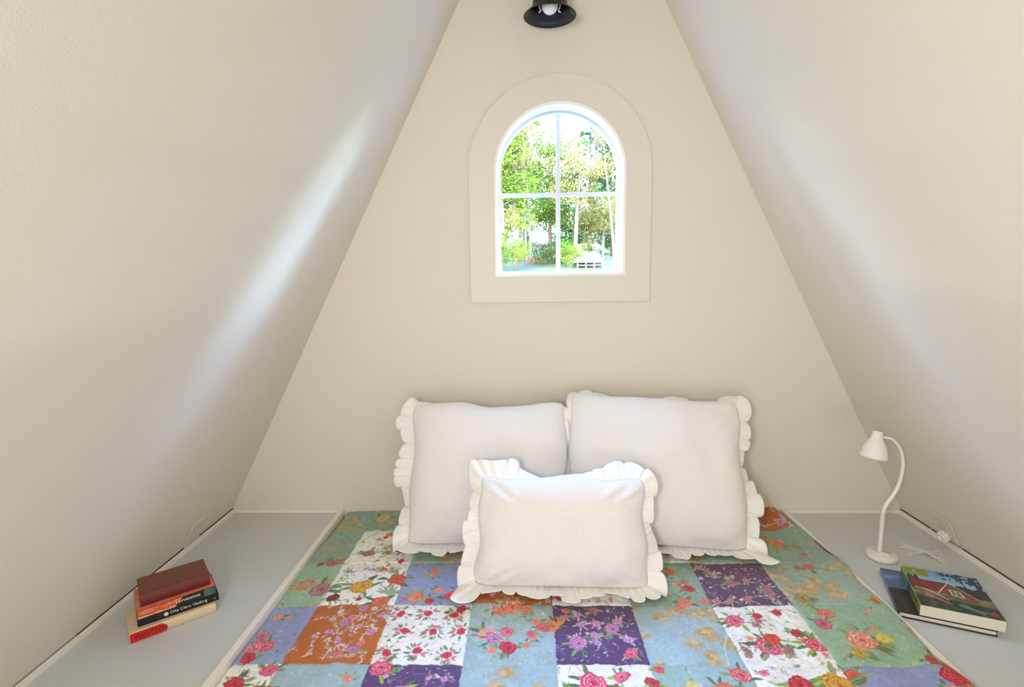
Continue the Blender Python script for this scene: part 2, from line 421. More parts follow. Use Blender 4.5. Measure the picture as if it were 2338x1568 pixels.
for r in range(5):
    for c in range(9):
        x0, x1, y1, y0 = XE[c], XE[c+1], YE[r], YE[r+1]
        s = LAY[r][c]; clip[0] = (x0, x1, y0, y1)
        base = {'a': AQUA, 'w': WHITE, 'p': PERI, 's': SAGE, 'r': RUST, 'g': AQUA}[s[0]]
        if s.startswith('purp'): base = (102, 74, 100) if s == 'purpm' else PURP
        if s in ('aqpe', 'green', 'aqf', 'aqg', 'sgold'): base = (144, 170, 154) if r < 3 else AQG
        if s == 'aqf2': base = (158, 188, 188)
        if s == 'gold' and r < 3: base = (156, 178, 162)
        i0 = max(int((x0-CX0)/PX)+1, 0); i1 = min(int((x1-CX0)/PX)+1, cw); j0 = max(int((y0-CY0)/PX)+1, 0); j1 = min(int((y1-CY0)/PX)+1, ch)
        if i1 <= i0 or j1 <= j0: continue
        X = gx_[j0:j1, i0:i1]; Y = gy_[j0:j1, i0:i1]
        nz = vnoise(X, Y, .05, 3+r*9+c)*.03+vnoise(X, Y, .012, 4+c)*.018+vnoise(X*.3, Y, .004, 9+c)*.015
        CAN[j0:j1, i0:i1] = np.array(base)/255*(1+nz[..., None])
        U = lambda m=.0: rnd.uniform(x0+m, x1-m); V = lambda m=.0: rnd.uniform(max(y0, -1.1)+m, min(y1, .02)-m)
        if s[0] in 'aps' or s == 'gold' or s == 'green':     # crackle lines of the aged-fresco prints
            for _ in range(26):
                x, y = U(), V(); a = rnd.random()*6; pts = [(x, y)]
                for k in range(4): a += rnd.uniform(-.7, .7); x += math.cos(a)*.006; y += math.sin(a)*.006; pts.append((x, y))
                stroke(pts, .0004, mixc(base, (60, 90, 110), .5), .5)
            for _ in range(16): blob(U(), V(), .002, .0012, rnd.random()*3, (236, 240, 240), .8, k=3)
        if s == 'gold':
            for _ in range(16):
                x, y = U(), V(); R = rnd.uniform(.010, .030); a = rnd.random()*6
                blob(x, y, R, R*.7, a, (200, 168, 112), .55, wob=.3, soft=.004)
                blob(x+R*.2, y, R*.6, R*.4, a, (222, 190, 146), .6, wob=.3, soft=.004)
                for k in range(16):
                    t = a+k*.22-1.6; stroke([(x+math.cos(t)*R*.3, y+math.sin(t)*R*.3), (x+math.cos(t)*R*1.05, y+math.sin(t)*R*.85)], .0007, (178, 136, 74), .8)
            for _ in range(5):
                x, y = U(), V(); a = rnd.random()*6; stroke([(x, y), (x+math.cos(a)*.02, y+math.sin(a)*.02), (x+math.cos(a+.5)*.04, y+math.sin(a+.5)*.04)], .0006, (228, 224, 200), .9)
        if s in ('rust', 'rustg', 'rustw'):
            for _ in range(20):
                x = x0+((_ % 4)+rnd.random())*(x1-x0)/4; y = max(y0, -1.1)+((_//4)+rnd.random())*(min(y1, .02)-max(y0, -1.1))/5; a = rnd.random()*6; pts = [(x, y)]
                for k in range(7): a += rnd.uniform(-.8, .8); x += math.cos(a)*.011; y += math.sin(a)*.011; pts.append((x, y))
                for (u, v) in pts:
                    for q in range(5): leaf(u, v, rnd.uniform(.005, .012), rnd.random()*6, rnd.choice([(238, 228, 232), (206, 196, 214), (240, 214, 190), (160, 140, 180)]))
            for _ in range(12):
                x, y = U(.01), V(.01); rose(x, y, rnd.uniform(.006, .013), *rnd.choice([PINK, LIL, LIL]), n=9)
            for _ in range(5): daisy(U(), V(), .010, (214, 220, 240), (90, 100, 160))
        if s == 'wred':
            for i in range(3):
                for j in range(3):
                    x = x0+(i+.5+(.28 if j % 2 else -.08))*(x1-x0)/3; y = y0+(j+.5)*(y1-y0)/3+rnd.uniform(-.008, .008)
                    spray(x, y, .030, GR, 16, .36)
                    rose(x, y, .0125, *RED, n=10)
                    for q in range(3):
                        th = rnd.random()*6; rose(x+math.cos(th)*.02, y+math.sin(th)*.02, .006, *PINK, n=5)
            for _ in range(46): leaf(U(), V(), .010, rnd.random()*6, rnd.choice(GR), None)
        if s in ('wrose', 'wbig', 'wred2', 'white', 'wmix', 'wgrn'):
            for _ in range(36): leaf(U(), V(), rnd.uniform(.008, .02), rnd.random()*6, rnd.choice(GR+GB+[(170, 176, 140), (196, 186, 166)]), (225, 232, 200))
            for _ in range(14):
                x, y = U(), V(); a = rnd.random()*6; stroke([(x, y), (x+math.cos(a)*.02, y+math.sin(a)*.02)], .0006, (120, 104, 90), .8)
            for _ in range(12):
                x, y = U(.01), V(.01); R = rnd.uniform(.005, .011); spray(x, y, R*1.8, GR, 4); rose(x, y, R, *rnd.choice([PINK, PINK, RED, PEACH, MAU]), n=8)
            for _ in range(7): daisy(U(), V(), rnd.uniform(.005, .009), (206, 190, 190), (110, 80, 80), 5)
        if s.startswith('purp'):
            for _ in range(95): leaf(U(), V(), rnd.uniform(.006, .014), rnd.random()*6, rnd.choice([(176, 184, 176), (214, 214, 214), (126, 140, 120), (200, 190, 210)]), None)
            for _ in range(12):
                x, y = U(), V(); a = rnd.random()*6; stroke([(x, y), (x+math.cos(a)*.015, y+math.sin(a)*.015), (x+math.cos(a+.6)*.03, y+math.sin(a+.6)*.03)], .0005, (190, 184, 196), .8)
            for _ in range(10):
                x, y = U(.015), V(.015); spray(x, y, .02, [(130, 144, 124), (196, 200, 196)], 7, .5); rose(x, y, rnd.uniform(.008, .014), *(LIL if s == 'purp' else MAU), n=9)
            for _ in range(9): daisy(U(), V(), rnd.uniform(.005, .008), (224, 214, 228), (150, 110, 150), 5)
        if s in ('aqr', 'aqr2', 'aqf', 'aqf2', 'aqpe', 'green', 'peri', 'periR', 'peri2', 'sage', 'sagep', 'aqg'):
            for _ in range(6):
                x, y = U(.02), V(.02); spray(x, y, .022, GR, 7)
                rose(x, y, rnd.uniform(.008, .014), *rnd.choice([PEACH, PINK] if s in ('aqr', 'aqr2', 'sagep') else [PEACH, MAU, PEACH] if s[0] == 'a' else [PINK, PEACH]), n=9)
            for _ in range(8):
                x, y = U(), V(); daisy(x, y, rnd.uniform(.003, .006), (232, 222, 214), (150, 100, 90), 5)
            for _ in range(8): leaf(U(), V(), .012, rnd.random()*6, rnd.choice(GR), None)
        if s in ('sgold', 'sage', 'aqg', 'aqf') and r < 3:
            for _ in range(8):
                blob(U(), V(), rnd.uniform(.02, .045), rnd.uniform(.008, .014), rnd.uniform(-.3, .3), (188, 158, 92), .5, wob=.25, soft=.006)
clip[0] = None
# the large blossoms of the print, placed on the cloth in metres
for (x, y, R, p, nl) in [(-.60, -.515, .034, PEACH, 0)]: pass
BIG = [  # x, y, radius, palette, leaves
 (-.722, -.505, .034, MAU, 6), (-.67, -.545, .02, ((90, 24, 30), (140, 44, 50), (190, 90, 90)), 3), (-.775, -.50, .013, PEACH, 2), (-.735, -.365, .026, MAU, 4), (-.775, -.37, .012, ((130, 40, 36), (170, 66, 56), (210, 120, 100)), 0),
 (-.605, -.495, .036, GOLD, 5), (-.51, -.46, .030, ((170, 50, 40), (206, 80, 64), (232, 130, 110)), 7), (-.565, -.41, .013, ORG, 3), (-.53, -.565, .026, ((176, 70, 50), (216, 110, 88), (240, 160, 136)), 6),
 (-.535, -.295, .018, ((160, 50, 40), (200, 84, 70), (230, 150, 120)), 3), (-.64, -.31, .022, MAU, 5), (-.60, -.19, .014, PEACH, 3), (-.66, -.06, .028, ((180, 140, 90), (222, 186, 130), (240, 214, 170)), 5), (-.55, -.06, .028, ((90, 60, 70), (140, 100, 104), (200, 160, 150)), 5),
 (-.435, -.545, .026, PEACH, 5), (-.395, -.56, .014, RED, 2), (-.34, -.535, .022, ((200, 40, 40), (232, 84, 76), (248, 150, 140)), 3), (-.465, -.555, .012, PINK, 2),
 (-.795, -.70, .018, PINK, 2), (-.77, -.74, .026, PINK, 2), (-.79, -.78, .02, RED, 3), (-.72, -.82, .022, PINK, 6), (-.78, -.86, .026, RED, 7), (-.70, -.88, .018, RED, 4),
 (-.46, -.815, .028, PINK, 3), (-.40, -.885, .022, LIL, 5), (-.60, -.655, .016, LIL, 3), (-.57, -.60, .014, LIL, 2), (-.545, -.755, .016, LIL, 2),
 (-.165, -.595, .032, PEACH, 5), (-.125, -.60, .018, PEACH, 2), (-.20, -.615, .016, PEACH, 2), (-.225, -.70, .026, ((210, 120, 110), (240, 170, 160), (252, 214, 206)), 4), (-.205, -.715, .024, LIL, 3),
 (-.175, -.69, .018, PINK, 2), (-.17, -.745, .024, RED, 4), (-.115, -.70, .013, PINK, 2), (-.06, -.665, .024, PEACH, 5), (-.085, -.675, .018, PINK, 2), (-.035, -.64, .014, PEACH, 2),
 (.0, -.73, .026, LIL, 6), (.09, -.675, .022, LIL, 7), (.05, -.60, .016, MAU, 4), (.12, -.765, .018, PINK, 4), (-.02, -.60, .014, PEACH, 2), (-.30, -.60, .016, RED, 3),
 (.02, -.855, .034, PINK, 7), (.085, -.84, .018, PINK, 3), (.15, -.855, .018, RED, 4), (-.03, -.885, .018, PINK, 3), (.14, -.90, .024, PEACH, 3), (.175, -.815, .014, ((190, 40, 50), (230, 80, 80), (250, 170, 160)), 2),
 (.305, -.565, .022, PEACH, 4), (.36, -.555, .016, PEACH, 2), (.335, -.50, .018, RED, 4), (.285, -.59, .015, PEACH, 1), (.33, -.47, .012, MAU, 4), (.30, -.42, .018, ORG, 3),
 (.41, -.64, .026, PINK, 5), (.475, -.62, .014, RED, 3), (.53, -.61, .013, RED, 3), (.455, -.735, .034, PINK, 8), (.475, -.71, .022, ((180, 30, 20), (224, 70, 50), (246, 140, 110)), 4), (.545, -.69, .017, RED, 4),
 (.565, -.73, .027, ((190, 30, 50), (236, 100, 110), (252, 206, 206)), 7), (.495, -.75, .014, MAU, 4), (.60, -.83, .024, ((190, 50, 20), (230, 90, 50), (246, 150, 110)), 4), (.55, -.86, .042, GOLD, 5), (.47, -.855, .030, RED, 4), (.35, -.83, .026, ((170, 50, 60), (228, 110, 120), (250, 196, 196)), 3),
 (.30, -.875, .028, ((170, 80, 40), (214, 126, 84), (236, 170, 130)), 3), (.235, -.86, .013, ((190, 180, 60), (220, 214, 100), (240, 240, 200)), 1),
 (.655, -.615, .024, ((180, 70, 70), (226, 130, 116), (248, 186, 166)), 5), (.625, -.655, .022, ((150, 50, 80), (206, 110, 130), (236, 160, 170)), 3), (.685, -.715, .036, ((200, 90, 70), (236, 160, 138), (252, 216, 200)), 6), (.74, -.71, .018, ((190, 160, 40), (226, 204, 90), (244, 232, 150)), 4),
 (.655, -.755, .022, ((150, 120, 40), (206, 176, 80), (236, 214, 130)), 3), (.625, -.55, .024, ((120, 96, 50), (180, 150, 90), (220, 196, 140)), 3), (.815, -.835, .036, RED, 6), (.80, -.79, .018, RED, 6), (.81, -.575, .015, ORG, 2),
 (.69, -.255, .026, ((190, 80, 30), (226, 130, 70), (244, 180, 120)), 4), (.665, -.225, .013, PEACH, 3), (.725, -.39, .020, ((170, 70, 60), (214, 120, 96), (240, 170, 140)), 5), (.69, -.395, .014, MAU, 3), (.645, -.40, .010, PEACH, 2), (.60, -.28, .012, PEACH, 3),
 (.46, -.475, .020, MAU, 6), (.55, -.52, .018, ((130, 70, 80), (180, 110, 120), (214, 160, 160)), 5), (.67, -.06, .022, GOLD, 3),
]
for x, y, R, p, nl in BIG:
    if nl: spray(x, y, R*1.35, GR if R > .02 and rnd.random() < .6 else GB, nl+2, .6)
    rose(x, y, R*.92, *p, n=20)
# green fern bouquet and grey seed heads on the white patches at the left
for _ in range(90):
    t = rnd.random(); leaf(-.60+.10*t+rnd.uniform(-.02, .02), -.30+.055*t+rnd.uniform(-.025, .025), .012, rnd.random()*6, rnd.choice(GB))
for _ in range(60): leaf(-.665+rnd.uniform(-.018, .018), -.44+rnd.uniform(-.05, .05), .010, rnd.random()*6, rnd.choice([(120, 126, 60), (150, 150, 80), (96, 104, 60)]))
for _ in range(50): blob(-.60+rnd.gauss(0, .012), -.405+rnd.gauss(0, .008), .0022, .002, 0, rnd.choice([(100, 112, 124), (150, 160, 168)]), k=3)
for _ in range(30): leaf(-.545+rnd.gauss(0, .014), -.41+rnd.gauss(0, .008), .01, rnd.uniform(-.3, .5), (150, 152, 146))
for a in (2.6, 2.9, 2.2, .6, .3, 1.1, 1.6): leaf(-.515, -.53, .045, a, (130, 146, 120), (214, 222, 196), .22)
blob(.855, -.30, .035, .055, 0, (92, 62, 96), wob=.1); blob(.80, -.27, .012, .008, 0, (214, 150, 140))
for _ in range(14): leaf(.85+rnd.gauss(0, .02), -.30+rnd.gauss(0, .03), .01, rnd.random()*6, (206, 190, 206))
stroke([(.335, -.80), (.35, -.735), (.385, -.665)], .0012, (228, 226, 200))

# ------------------------------------------------------------------ quilt cloth
def hgt(X, Y):
    z = -.020+.020*(1-np.clip(np.abs(X)/.80, 0, 1)**3)
    z = z+.016*np.clip((X-.45)/.35, 0, 1)*np.clip(-Y/.2, 0, 1)     # rides up to the rail on the right
    z = z+.008*np.clip((-X-.5)/.3, 0, 1)
    z = z+vnoise(X, Y, .16, 21)*.0045+vnoise(X, Y, .05, 22)*.0022+vnoise(X, Y, .021, 23)*.0011
    a = X*.8+Y*.6; b = -X*.6+Y*.8
    z = z+vnoise(a, b*.3, .012, 25)*.0009*(1+vnoise(X, Y, .09, 26))
    for e in XE[1:-1]: z = z-.0024*np.exp(-((X-e)/.004)**2)
    for e in YE[1:-1]: z = z-.0024*np.exp(-((Y-e)/.004)**2)
    return z
def qh(x, y): return float(hgt(np.array([x]), np.array([y]))[0])
nxq = 1000
uq = np.linspace(0, 1, nxq)
yq = np.concatenate([np.linspace(-.004, -1.09, 640), np.linspace(-1.1, -2.02, 120)])
Xp = -.862+uq[None, :]*(.862+.885)+0*yq[:, None]; Yp = yq[:, None]+0*Xp
edge = np.interp(-yq, [0, .09, .30, .385, .44, .47, .58, .65, .72, .78, .85, .95, 2.1], [.812, .817, .829, .842, .832, .824, .832, .831, .822, .818, .838, .836, .83])
XF = np.clip(Xp, -.794, None)
# left: cloth turns down into the gap; right: bulges and folds its edge down onto / beside the rail
er = edge[:, None]; start = er-.022
tR = np.clip((Xp-start)/(.885-start), 0, 1)
lw = -.806+.008*vnoise(Yp, Yp*0, .14, 31)-.006*np.exp(-((Yp+.25)/.08)**2)*0
tL = np.clip((lw-Xp)/(lw+.862), 0, 1)
Xq = np.where(tR > 0, start+.022*np.sin(tR*PI/2), np.where(tL > 0, lw-.018*np.sin(np.clip(tL*2.2, 0, 1)*PI/2), Xp))
Zb = hgt(np.clip(Xp, -.81, .82), Yp)
onrail = np.clip((er-.818)/.008, 0, 1)
ztop = np.maximum(Zb, .0105); endz = np.where(onrail > .3, .0035, -.028)
Zr = ztop*(1-(1-np.cos(tR*PI/2)))+endz*(1-np.cos(tR*PI/2))
near = np.clip((Xp-(er-.10))/.07, 0, 1); near = near*near*(3-2*near)
Zq = Zb*(1-near)+ztop*near
Zq = np.where(tR > 0, Zr, Zq)
Zq = np.where(tL > 0, Zb-.016*(1-np.cos(np.clip(tL*2.2, 0, 1)*PI/2))-.10*np.clip(tL*2.2-1, 0, 1)/1.2, Zq)
wx = vnoise(Xp, Yp, .012, 71)*.0016+vnoise(Xp, Yp, .0045, 72)*.0010; wy = vnoise(Xp, Yp, .012, 73)*.0016+vnoise(Xp, Yp, .0045, 74)*.0010
Xc = Xp+wx
ci = np.clip(((Xc-CX0)/PX), 0, cw-1.01); Yw = np.where(Yp < -1.09, -1.09-((-1.09-Yp) % 1.0)*-1, Yp); Yw = np.clip(Yw+wy, -1.09, 0)
cj = np.clip(((Yw-CY0)/PX), 0, ch-1.01)
i0 = ci.astype(int); j0 = cj.astype(int); fx = (ci-i0)[..., None]; fy = (cj-j0)[..., None]
COL = (CAN[j0, i0]*(1-fx)+CAN[j0, i0+1]*fx)*(1-fy)+(CAN[j0+1, i0]*(1-fx)+CAN[j0+1, i0+1]*fx)*fy
COL = np.clip(COL*(1+(vnoise(Xp, Yp, .006, 81)*.035+vnoise(Xp, Yp, .0028, 82)*.03))[..., None], 0, 1); COL = np.where(COL <= .04045, COL/12.92, ((COL+.055)/1.055)**2.4)
M_quilt = vcol_mat('patchwork_cotton', .8, bump=.35, bscale=420, sheen=.1)
quilt = grid_mesh('quilt', Xq[:, ::-1], Yp, Zq[:, ::-1], M_quilt, cols=COL[:, ::-1].astype(np.float32))
tag(quilt, 'patchwork quilt of floral squares in aqua, purple, rust and white spread over the bed', 'quilt')

# ------------------------------------------------------------------ pillows
def pillow(label, c, hw, hh, T, yaw, tilt, rw, seed, roll=0, amp=.016, skew=0.0, top_sag=.0, bottom_fwd=1.0, wl=.045, up=None, sides=(1, 1)):
    """c: centre of the bottom seam. tilt: lean back from vertical."""
    rs = np.random.RandomState(seed)
    t = empty('pillow', (c[0], c[1], c[2])); tag(t, label, 'pillow', 'white ruffled pillows on the bed')
    Xa = Vector((math.cos(yaw), math.sin(yaw), 0)); Na = Vector((math.sin(yaw), -math.cos(yaw), 0))
    Va = Vector((0, 0, 1))*math.cos(tilt)-Na*math.sin(tilt); Nn = Na*math.cos(tilt)+Vector((0, 0, 1))*math.sin(tilt)
    Xr = Xa*math.cos(roll)+Va*math.sin(roll); Vr = -Xa*math.sin(roll)+Va*math.cos(roll)
    A = np.array([Xr, Vr, Nn]).T; c0 = np.array(c)
    def shape(u, v):
        x = hw*u*(1-.040*(1-v*v)*np.abs(u)**3)*(1-.02*v)*(1-.045*np.abs(v)**9)
        y = hh*(v*(1-.045*(1-u*u)*np.abs(v)**3)*(1-.05*np.abs(u)**9)+1) - top_sag*np.exp(-((u+.05)/.22)**2)*np.clip(v, 0, 1)**3+skew*u*(v+1)/2
        # soft irregular outline
        y = y+.006*np.sin(u*5+seed)*np.clip(v, 0, 1)**4; x = x+.005*np.sin(v*6+seed*2)*np.abs(u)**4
        return x, y
    n = 190
    g = np.sin(np.linspace(-PI/2, PI/2, n)); g = .55*g+.45*np.linspace(-1, 1, n)
    Ug, Vg = np.meshgrid(g, g)
    E = (1-np.abs(Ug)**2.6)*(1-np.abs(Vg)**2.6)
    h = T*np.clip(E, 0, 1)**.40*(1-.16*Vg)
    edgef = np.clip(1-E, 0, 1)
    wr = vnoise(Ug*hw, Vg*hh, .09, seed+1)*.007+vnoise(Ug*hw, Vg*hh, .035, seed+2)*.0022
    an = np.arctan2(Vg, Ug); corner = np.exp(-(((np.abs(Ug)-.82)/.3)**2+((np.abs(Vg)-.82)/.3)**2))
    wr = wr+corner*.0035*np.sin(an*34+seed)
    # pinch pleats fanning from the middle of the top seam
    wr = wr-.006*np.exp(-((Ug+.04-.25*(1-Vg))/.10)**2)*np.clip(Vg, 0, 1)**2+.004*np.exp(-((Ug-.18-.25*(1-Vg))/.08)**2)*np.clip(Vg, 0, 1)**2
    wr = wr*np.clip(E*5, 0, 1)
    x, y = shape(Ug, Vg)
    def world(x, y, nn):
        P = np.stack([x, y, nn], -1) @ A.T+c0
        H = hgt(P[..., 0], np.clip(P[..., 1], -2, 0))+.0025
        P[..., 2] = np.maximum(P[..., 2], H); P[..., 1] = np.minimum(P[..., 1], -.006); return P
    root = np.array(t.location)
    def put(name, P, m, uv, flip=False):
        P = P-root
        if flip: P = P[:, ::-1]; uv = (uv[0][:, ::-1], uv[1][:, ::-1])
        return P, uv
    F = world(x, y, h+wr); B = world(x, y, -h*.75)
    # front and back in one mesh
    P = np.concatenate([F, B[::-1]], 0)-root
    uvx = np.concatenate([x, x[::-1]], 0); uvy = np.concatenate([y, y[::-1]+1], 0)
    o = grid_mesh('pillow_body', P[..., 0], P[..., 1], P[..., 2], M_weave, t, uv=(uvx, uvy))
    bm = bmesh.new(); bm.from_mesh(o.data); bmesh.ops.remove_doubles(bm, verts=bm.verts, dist=.0002); bmesh.ops.recalc_face_normals(bm, faces=bm.faces)
    bm.to_mesh(o.data); bm.free()
    o.data.polygons.foreach_set('use_smooth', [True]*len(o.data.polygons))
    # ruffle around the seam
    m = 1600; k = 15
    s = np.linspace(0, 4, m, endpoint=False); side = s.astype(int); f = s-side
    rc = .12
    uu = np.select([side == 0, side == 1, side == 2, side == 3], [2*f-1, np.ones(m), 1-2*f, -np.ones(m)])
    vv = np.select([side == 0, side == 1, side == 2, side == 3], [-np.ones(m), 2*f-1, np.ones(m), 1-2*f])
    bx, by = shape(uu, vv)
    d = np.stack([np.sign(uu)*np.abs(uu)**7, np.sign(vv)*np.abs(vv)**7], -1); d /= np.linalg.norm(d, axis=1)[:, None]
    arc = np.cumsum(np.hypot(np.diff(bx, append=bx[0]), np.diff(by, append=by[0])))
    tot = arc[-1]; nf = int(tot/wl)
    warp = arc/tot*2*PI
    ph = nf*warp+2.2*np.sin(3*warp+seed)+1.5*np.sin(7*warp+seed*1.7)+.9*np.sin(13*warp+seed)
    wj = 1+.20*np.sin(5*warp+seed*2)+.16*np.sin(11*warp+seed)+.1*np.sin(19*warp)
    aj = 1+.5*np.sin(4*warp+seed*.7)+.3*np.sin(9*warp)
    tt = np.linspace(0, 1, k)[None, :]
    isb = (np.clip(-vv, 0, 1)**10)[:, None]*bottom_fwd
    ist = (np.clip(vv, 0, 1)**10)
    upf = np.interp(uu, up[0], up[1]) if up else 0*uu
    ker = np.exp(-np.linspace(-2, 2, 61)**2); ker /= ker.sum()
    sm = lambda a: np.convolve(np.concatenate([a[-30:], a, a[:30]]), ker, 'valid')
    upf = sm(upf); ist = sm(ist)
    sd = np.where(uu < 0, sides[0], sides[1])
    back = np.radians(26+16*np.sin(5*warp+seed)+10*np.sin(11*warp))*(1-ist)+ist*np.radians(105-95*upf+14*np.sin(6*warp))
    back = sm(back*(1-isb[:, 0]))[:, None]
    corner = (np.abs(uu*vv)**5)
    W = rw*wj*sm((1-ist)*(sd*(1-isb[:, 0])+isb[:, 0]*1.25)+ist*(.75+.6*upf))*(1+.25*corner)
    W = W[:, None]
    big = np.sin(ph)[:, None]; bigc = np.cos(ph)[:, None]
    ph2 = (nf*2.3)*warp+1.6*np.sin(4*warp+seed)+.8*np.sin(17*warp)
    fin = np.sin(ph2)[:, None]; finc = np.cos(ph2)[:, None]
    amps = (amp*aj)[:, None]
    lobe = np.abs(np.sin(ph/2))[:, None]**.75
    q = amps*.75*(lobe-.55)*tt+.0030*fin*np.minimum(tt*5, 1)*(1-.6*tt)
    lat = -amps*.45*np.sin(ph)[:, None]*tt
    tx = -d[:, 1:2]; ty = d[:, 0:1]
    cb = np.cos(back); sb = np.sin(back)
    outd = W*(tt-.10*tt*tt)*cb*(.80+.28*lobe); nrm = -W*tt*sb+q
    ox = bx[:, None]+d[:, 0:1]*outd+tx*lat; oy = by[:, None]+d[:, 1:2]*outd*(1-isb)+ty*lat
    nn = nrm
    Pl = np.stack([ox, oy, nn], -1) @ A.T+c0
    fw = np.array([0, -1, 0]); Pl = Pl+(isb*W*tt*(.75+.35*lobe))[..., None]*fw+(isb*tt)[..., None]*np.array([0, 0, .004])+(isb*np.abs(q))[..., None]*np.array([0, 0, .55])
    fold = big
    # front-lying droop for the side ruffles close to the bed
    H = hgt(Pl[..., 0], np.clip(Pl[..., 1], -2, 0))+.003+.004*np.clip(fold, 0, 1)*tt
    Pl[..., 2] = np.maximum(Pl[..., 2], H); Pl[..., 1] = np.minimum(Pl[..., 1], -.004-.002*(1-tt))
    Pl = np.concatenate([Pl, Pl[:1]], 0)-root
    r = grid_mesh('ruffle', Pl[..., 0], Pl[..., 1], Pl[..., 2], M_ruffle, t)
    md = r.modifiers.new('thickness', 'SOLIDIFY'); md.thickness = .0012; md.offset = 0
    return t
pillow('large square white ruffled pillow against the wall, left one of the pair', (-.249, -.290, .012), .268, .234, .105, .02, .34, .048, 3, roll=-.008, amp=.018, skew=-.004, top_sag=.012,
       up=([-1, -.93, -.8, .9, 1], [.8, .5, 0, 0, .1]), sides=(1.15, .25))
pillow('large square white ruffled pillow against the wall, right one of the pair', (.287, -.305, .012), .290, .246, .108, -.03, .38, .050, 8, roll=-.03, amp=.020, skew=-.006, top_sag=.006,
       up=([-1, -.9, -.7, -.5, -.3, .1, .3, .5, .7, .9, 1], [.1, .35, .55, .4, .1, .05, .35, .35, .1, .4, .8]), sides=(.35, 1.1))
pillow('small oblong white pillow with wide ruffle lying in front of the two large pillows', (-.027, -.515, .010), .246, .152, .084, .0, .30, .050, 14, roll=-.012, amp=.020, top_sag=.0,
       up=([-1, -.55, -.35, -.1, .2, .35, .6, 1], [.75, .7, .3, .1, .1, .25, .7, .75]), sides=(.9, .9))

# ------------------------------------------------------------------ books
def rotbox(bm, L, W, x0, x1, y0, y1, z0, z1, bev=0): return box(bm, x0, x1, y0, y1, z0, z1, bev)
def book_left(label, loc, rz, L, W, H, cov, pages, ct, inset, bulge=.002):
    """spine along local y at x=0, bottom page edges facing -y"""
    t = empty('book', loc, rz); tag(t, label, 'book')
    bm = bmesh.new(); box(bm, ct+.0002, L-inset, inset, W-inset, ct, H-ct); bmobj('page_block', bm, pages, t)
    bm = bmesh.new(); box(bm, 0, L, 0, W, H-ct, H, .0006); bmobj('top_cover', bm, cov, t)
    bm = bmesh.new(); box(bm, 0, L, 0, W, 0, ct, .0006); bmobj('bottom_cover', bm, cov, t)
    bm = bmesh.new(); box(bm, -.0003, ct, 0, W, .0002, H-.0002); sp = bmobj('spine', bm, cov, t)
    return t, sp
def book(label, loc, rz, L, W, H, cov, pages, ct=.0022, paper=False, spine='front', cat='book', inset=.003, group=None, spinem=None):
    """spine along local x at y=0 ('front'), pages to +y"""
    t = empty('book', loc, rz); tag(t, label, cat, group)
    bm = bmesh.new(); box(bm, inset if not paper else .0003, L-(inset if not paper else .0003), ct+.0002, W-(inset if not paper else .0004), ct, H-ct); bmobj('page_block', bm, pages, t)
    bm = bmesh.new(); box(bm, 0, L, 0, W, H-ct, H, .0007); bmobj('top_cover', bm, cov, t)
    bm = bmesh.new(); box(bm, 0, L, 0, W, 0, ct, .0007); bmobj('bottom_cover', bm, cov, t)
    # rounded spine
    bm = bmesh.new(); K = 10; prof = []
    bulge = .0035 if not paper else .0008
    for i in range(K+1):
        a = i/K; z = .0002+a*(H-.0004); y = -bulge*math.sin(a*PI); prof.append((y, z))
    lo = [[bm.verts.new((x, y, z)) for y, z in prof] for x in (0, L)]
    li = [[bm.verts.new((x, ct, z)) for y, z in prof] for x in (0, L)]
    for i in range(K):
        bm.faces.new([lo[0][i], lo[1][i], lo[1][i+1], lo[0][i+1]]); bm.faces.new([li[0][i], li[0][i+1], li[1][i+1], li[1][i]])
        for e in (0, 1): bm.faces.new([lo[e][i], lo[e][i+1], li[e][i+1], li[e][i]])
    bm.faces.new([lo[0][0], li[0][0], li[1][0], lo[1][0]]); bm.faces.new([lo[0][K], lo[1][K], li[1][K], li[0][K]])
    sp = bmobj('spine', bm, spinem or cov, t)
    return t, sp
def spine_text(sp, s, x, zc, size, m, dy, squashx=1., name='spine_title', tilt=0):
    me = text_mesh(s, size, .00025)
    xs_ = [v.co.x for v in me.vertices]; ys_ = [v.co.y for v in me.vertices]; my = (max(ys_)+min(ys_))/2
    for v in me.vertices:
        X, Y, Z = v.co; v.co = (x+X*squashx, -dy-.0002-Z, zc+(Y-my))
    me.materials.clear(); o = link(name, me, m, sp); return o
SRZ = math.radians(41.3)
e1 = Vector((math.cos(SRZ), math.sin(SRZ), 0))
# 1 cream hardback with a red spine panel
t1, s1 = book('cream book with red lettered spine panel, lowest of the stack on the left ledge', (-1.115, -.731, LZ+.0004), SRZ, .192, .128, .026, M_cream, M_page)
bm = bmesh.new(); K = 14; top = []; bot = []
M_redp = mat('red_panel', (206, 24, 20), .4)
for i in range(K+1):
    a = i/K; x = .001+.078*a; zt = .0235-(.0 if a < .9 else (a-.9)*.09); bot.append(bm.verts.new((x, -.0042, .0015+(0 if a < .93 else (a-.93)*.05)))); top.append(bm.verts.new((x, -.0042, zt)))
bot2 = [bm.verts.new((v.co.x, -.0005, v.co.z)) for v in bot]; top2 = [bm.verts.new((v.co.x, -.0005, v.co.z)) for v in top]
for i in range(K):
    bm.faces.new([bot[i], bot[i+1], top[i+1], top[i]]); bm.faces.new([top[i], top[i+1], top2[i+1], top2[i]]); bm.faces.new([bot2[i], bot2[i+1], bot[i+1], bot[i]])
rp = bmobj('spine_panel', bm, M_redp, s1); rp['label'] = 'red panel at the left end of the spine'
spine_text(s1, 'MAFFTTON', .011, .0125, .0185, M_txtred, .0042, .72)
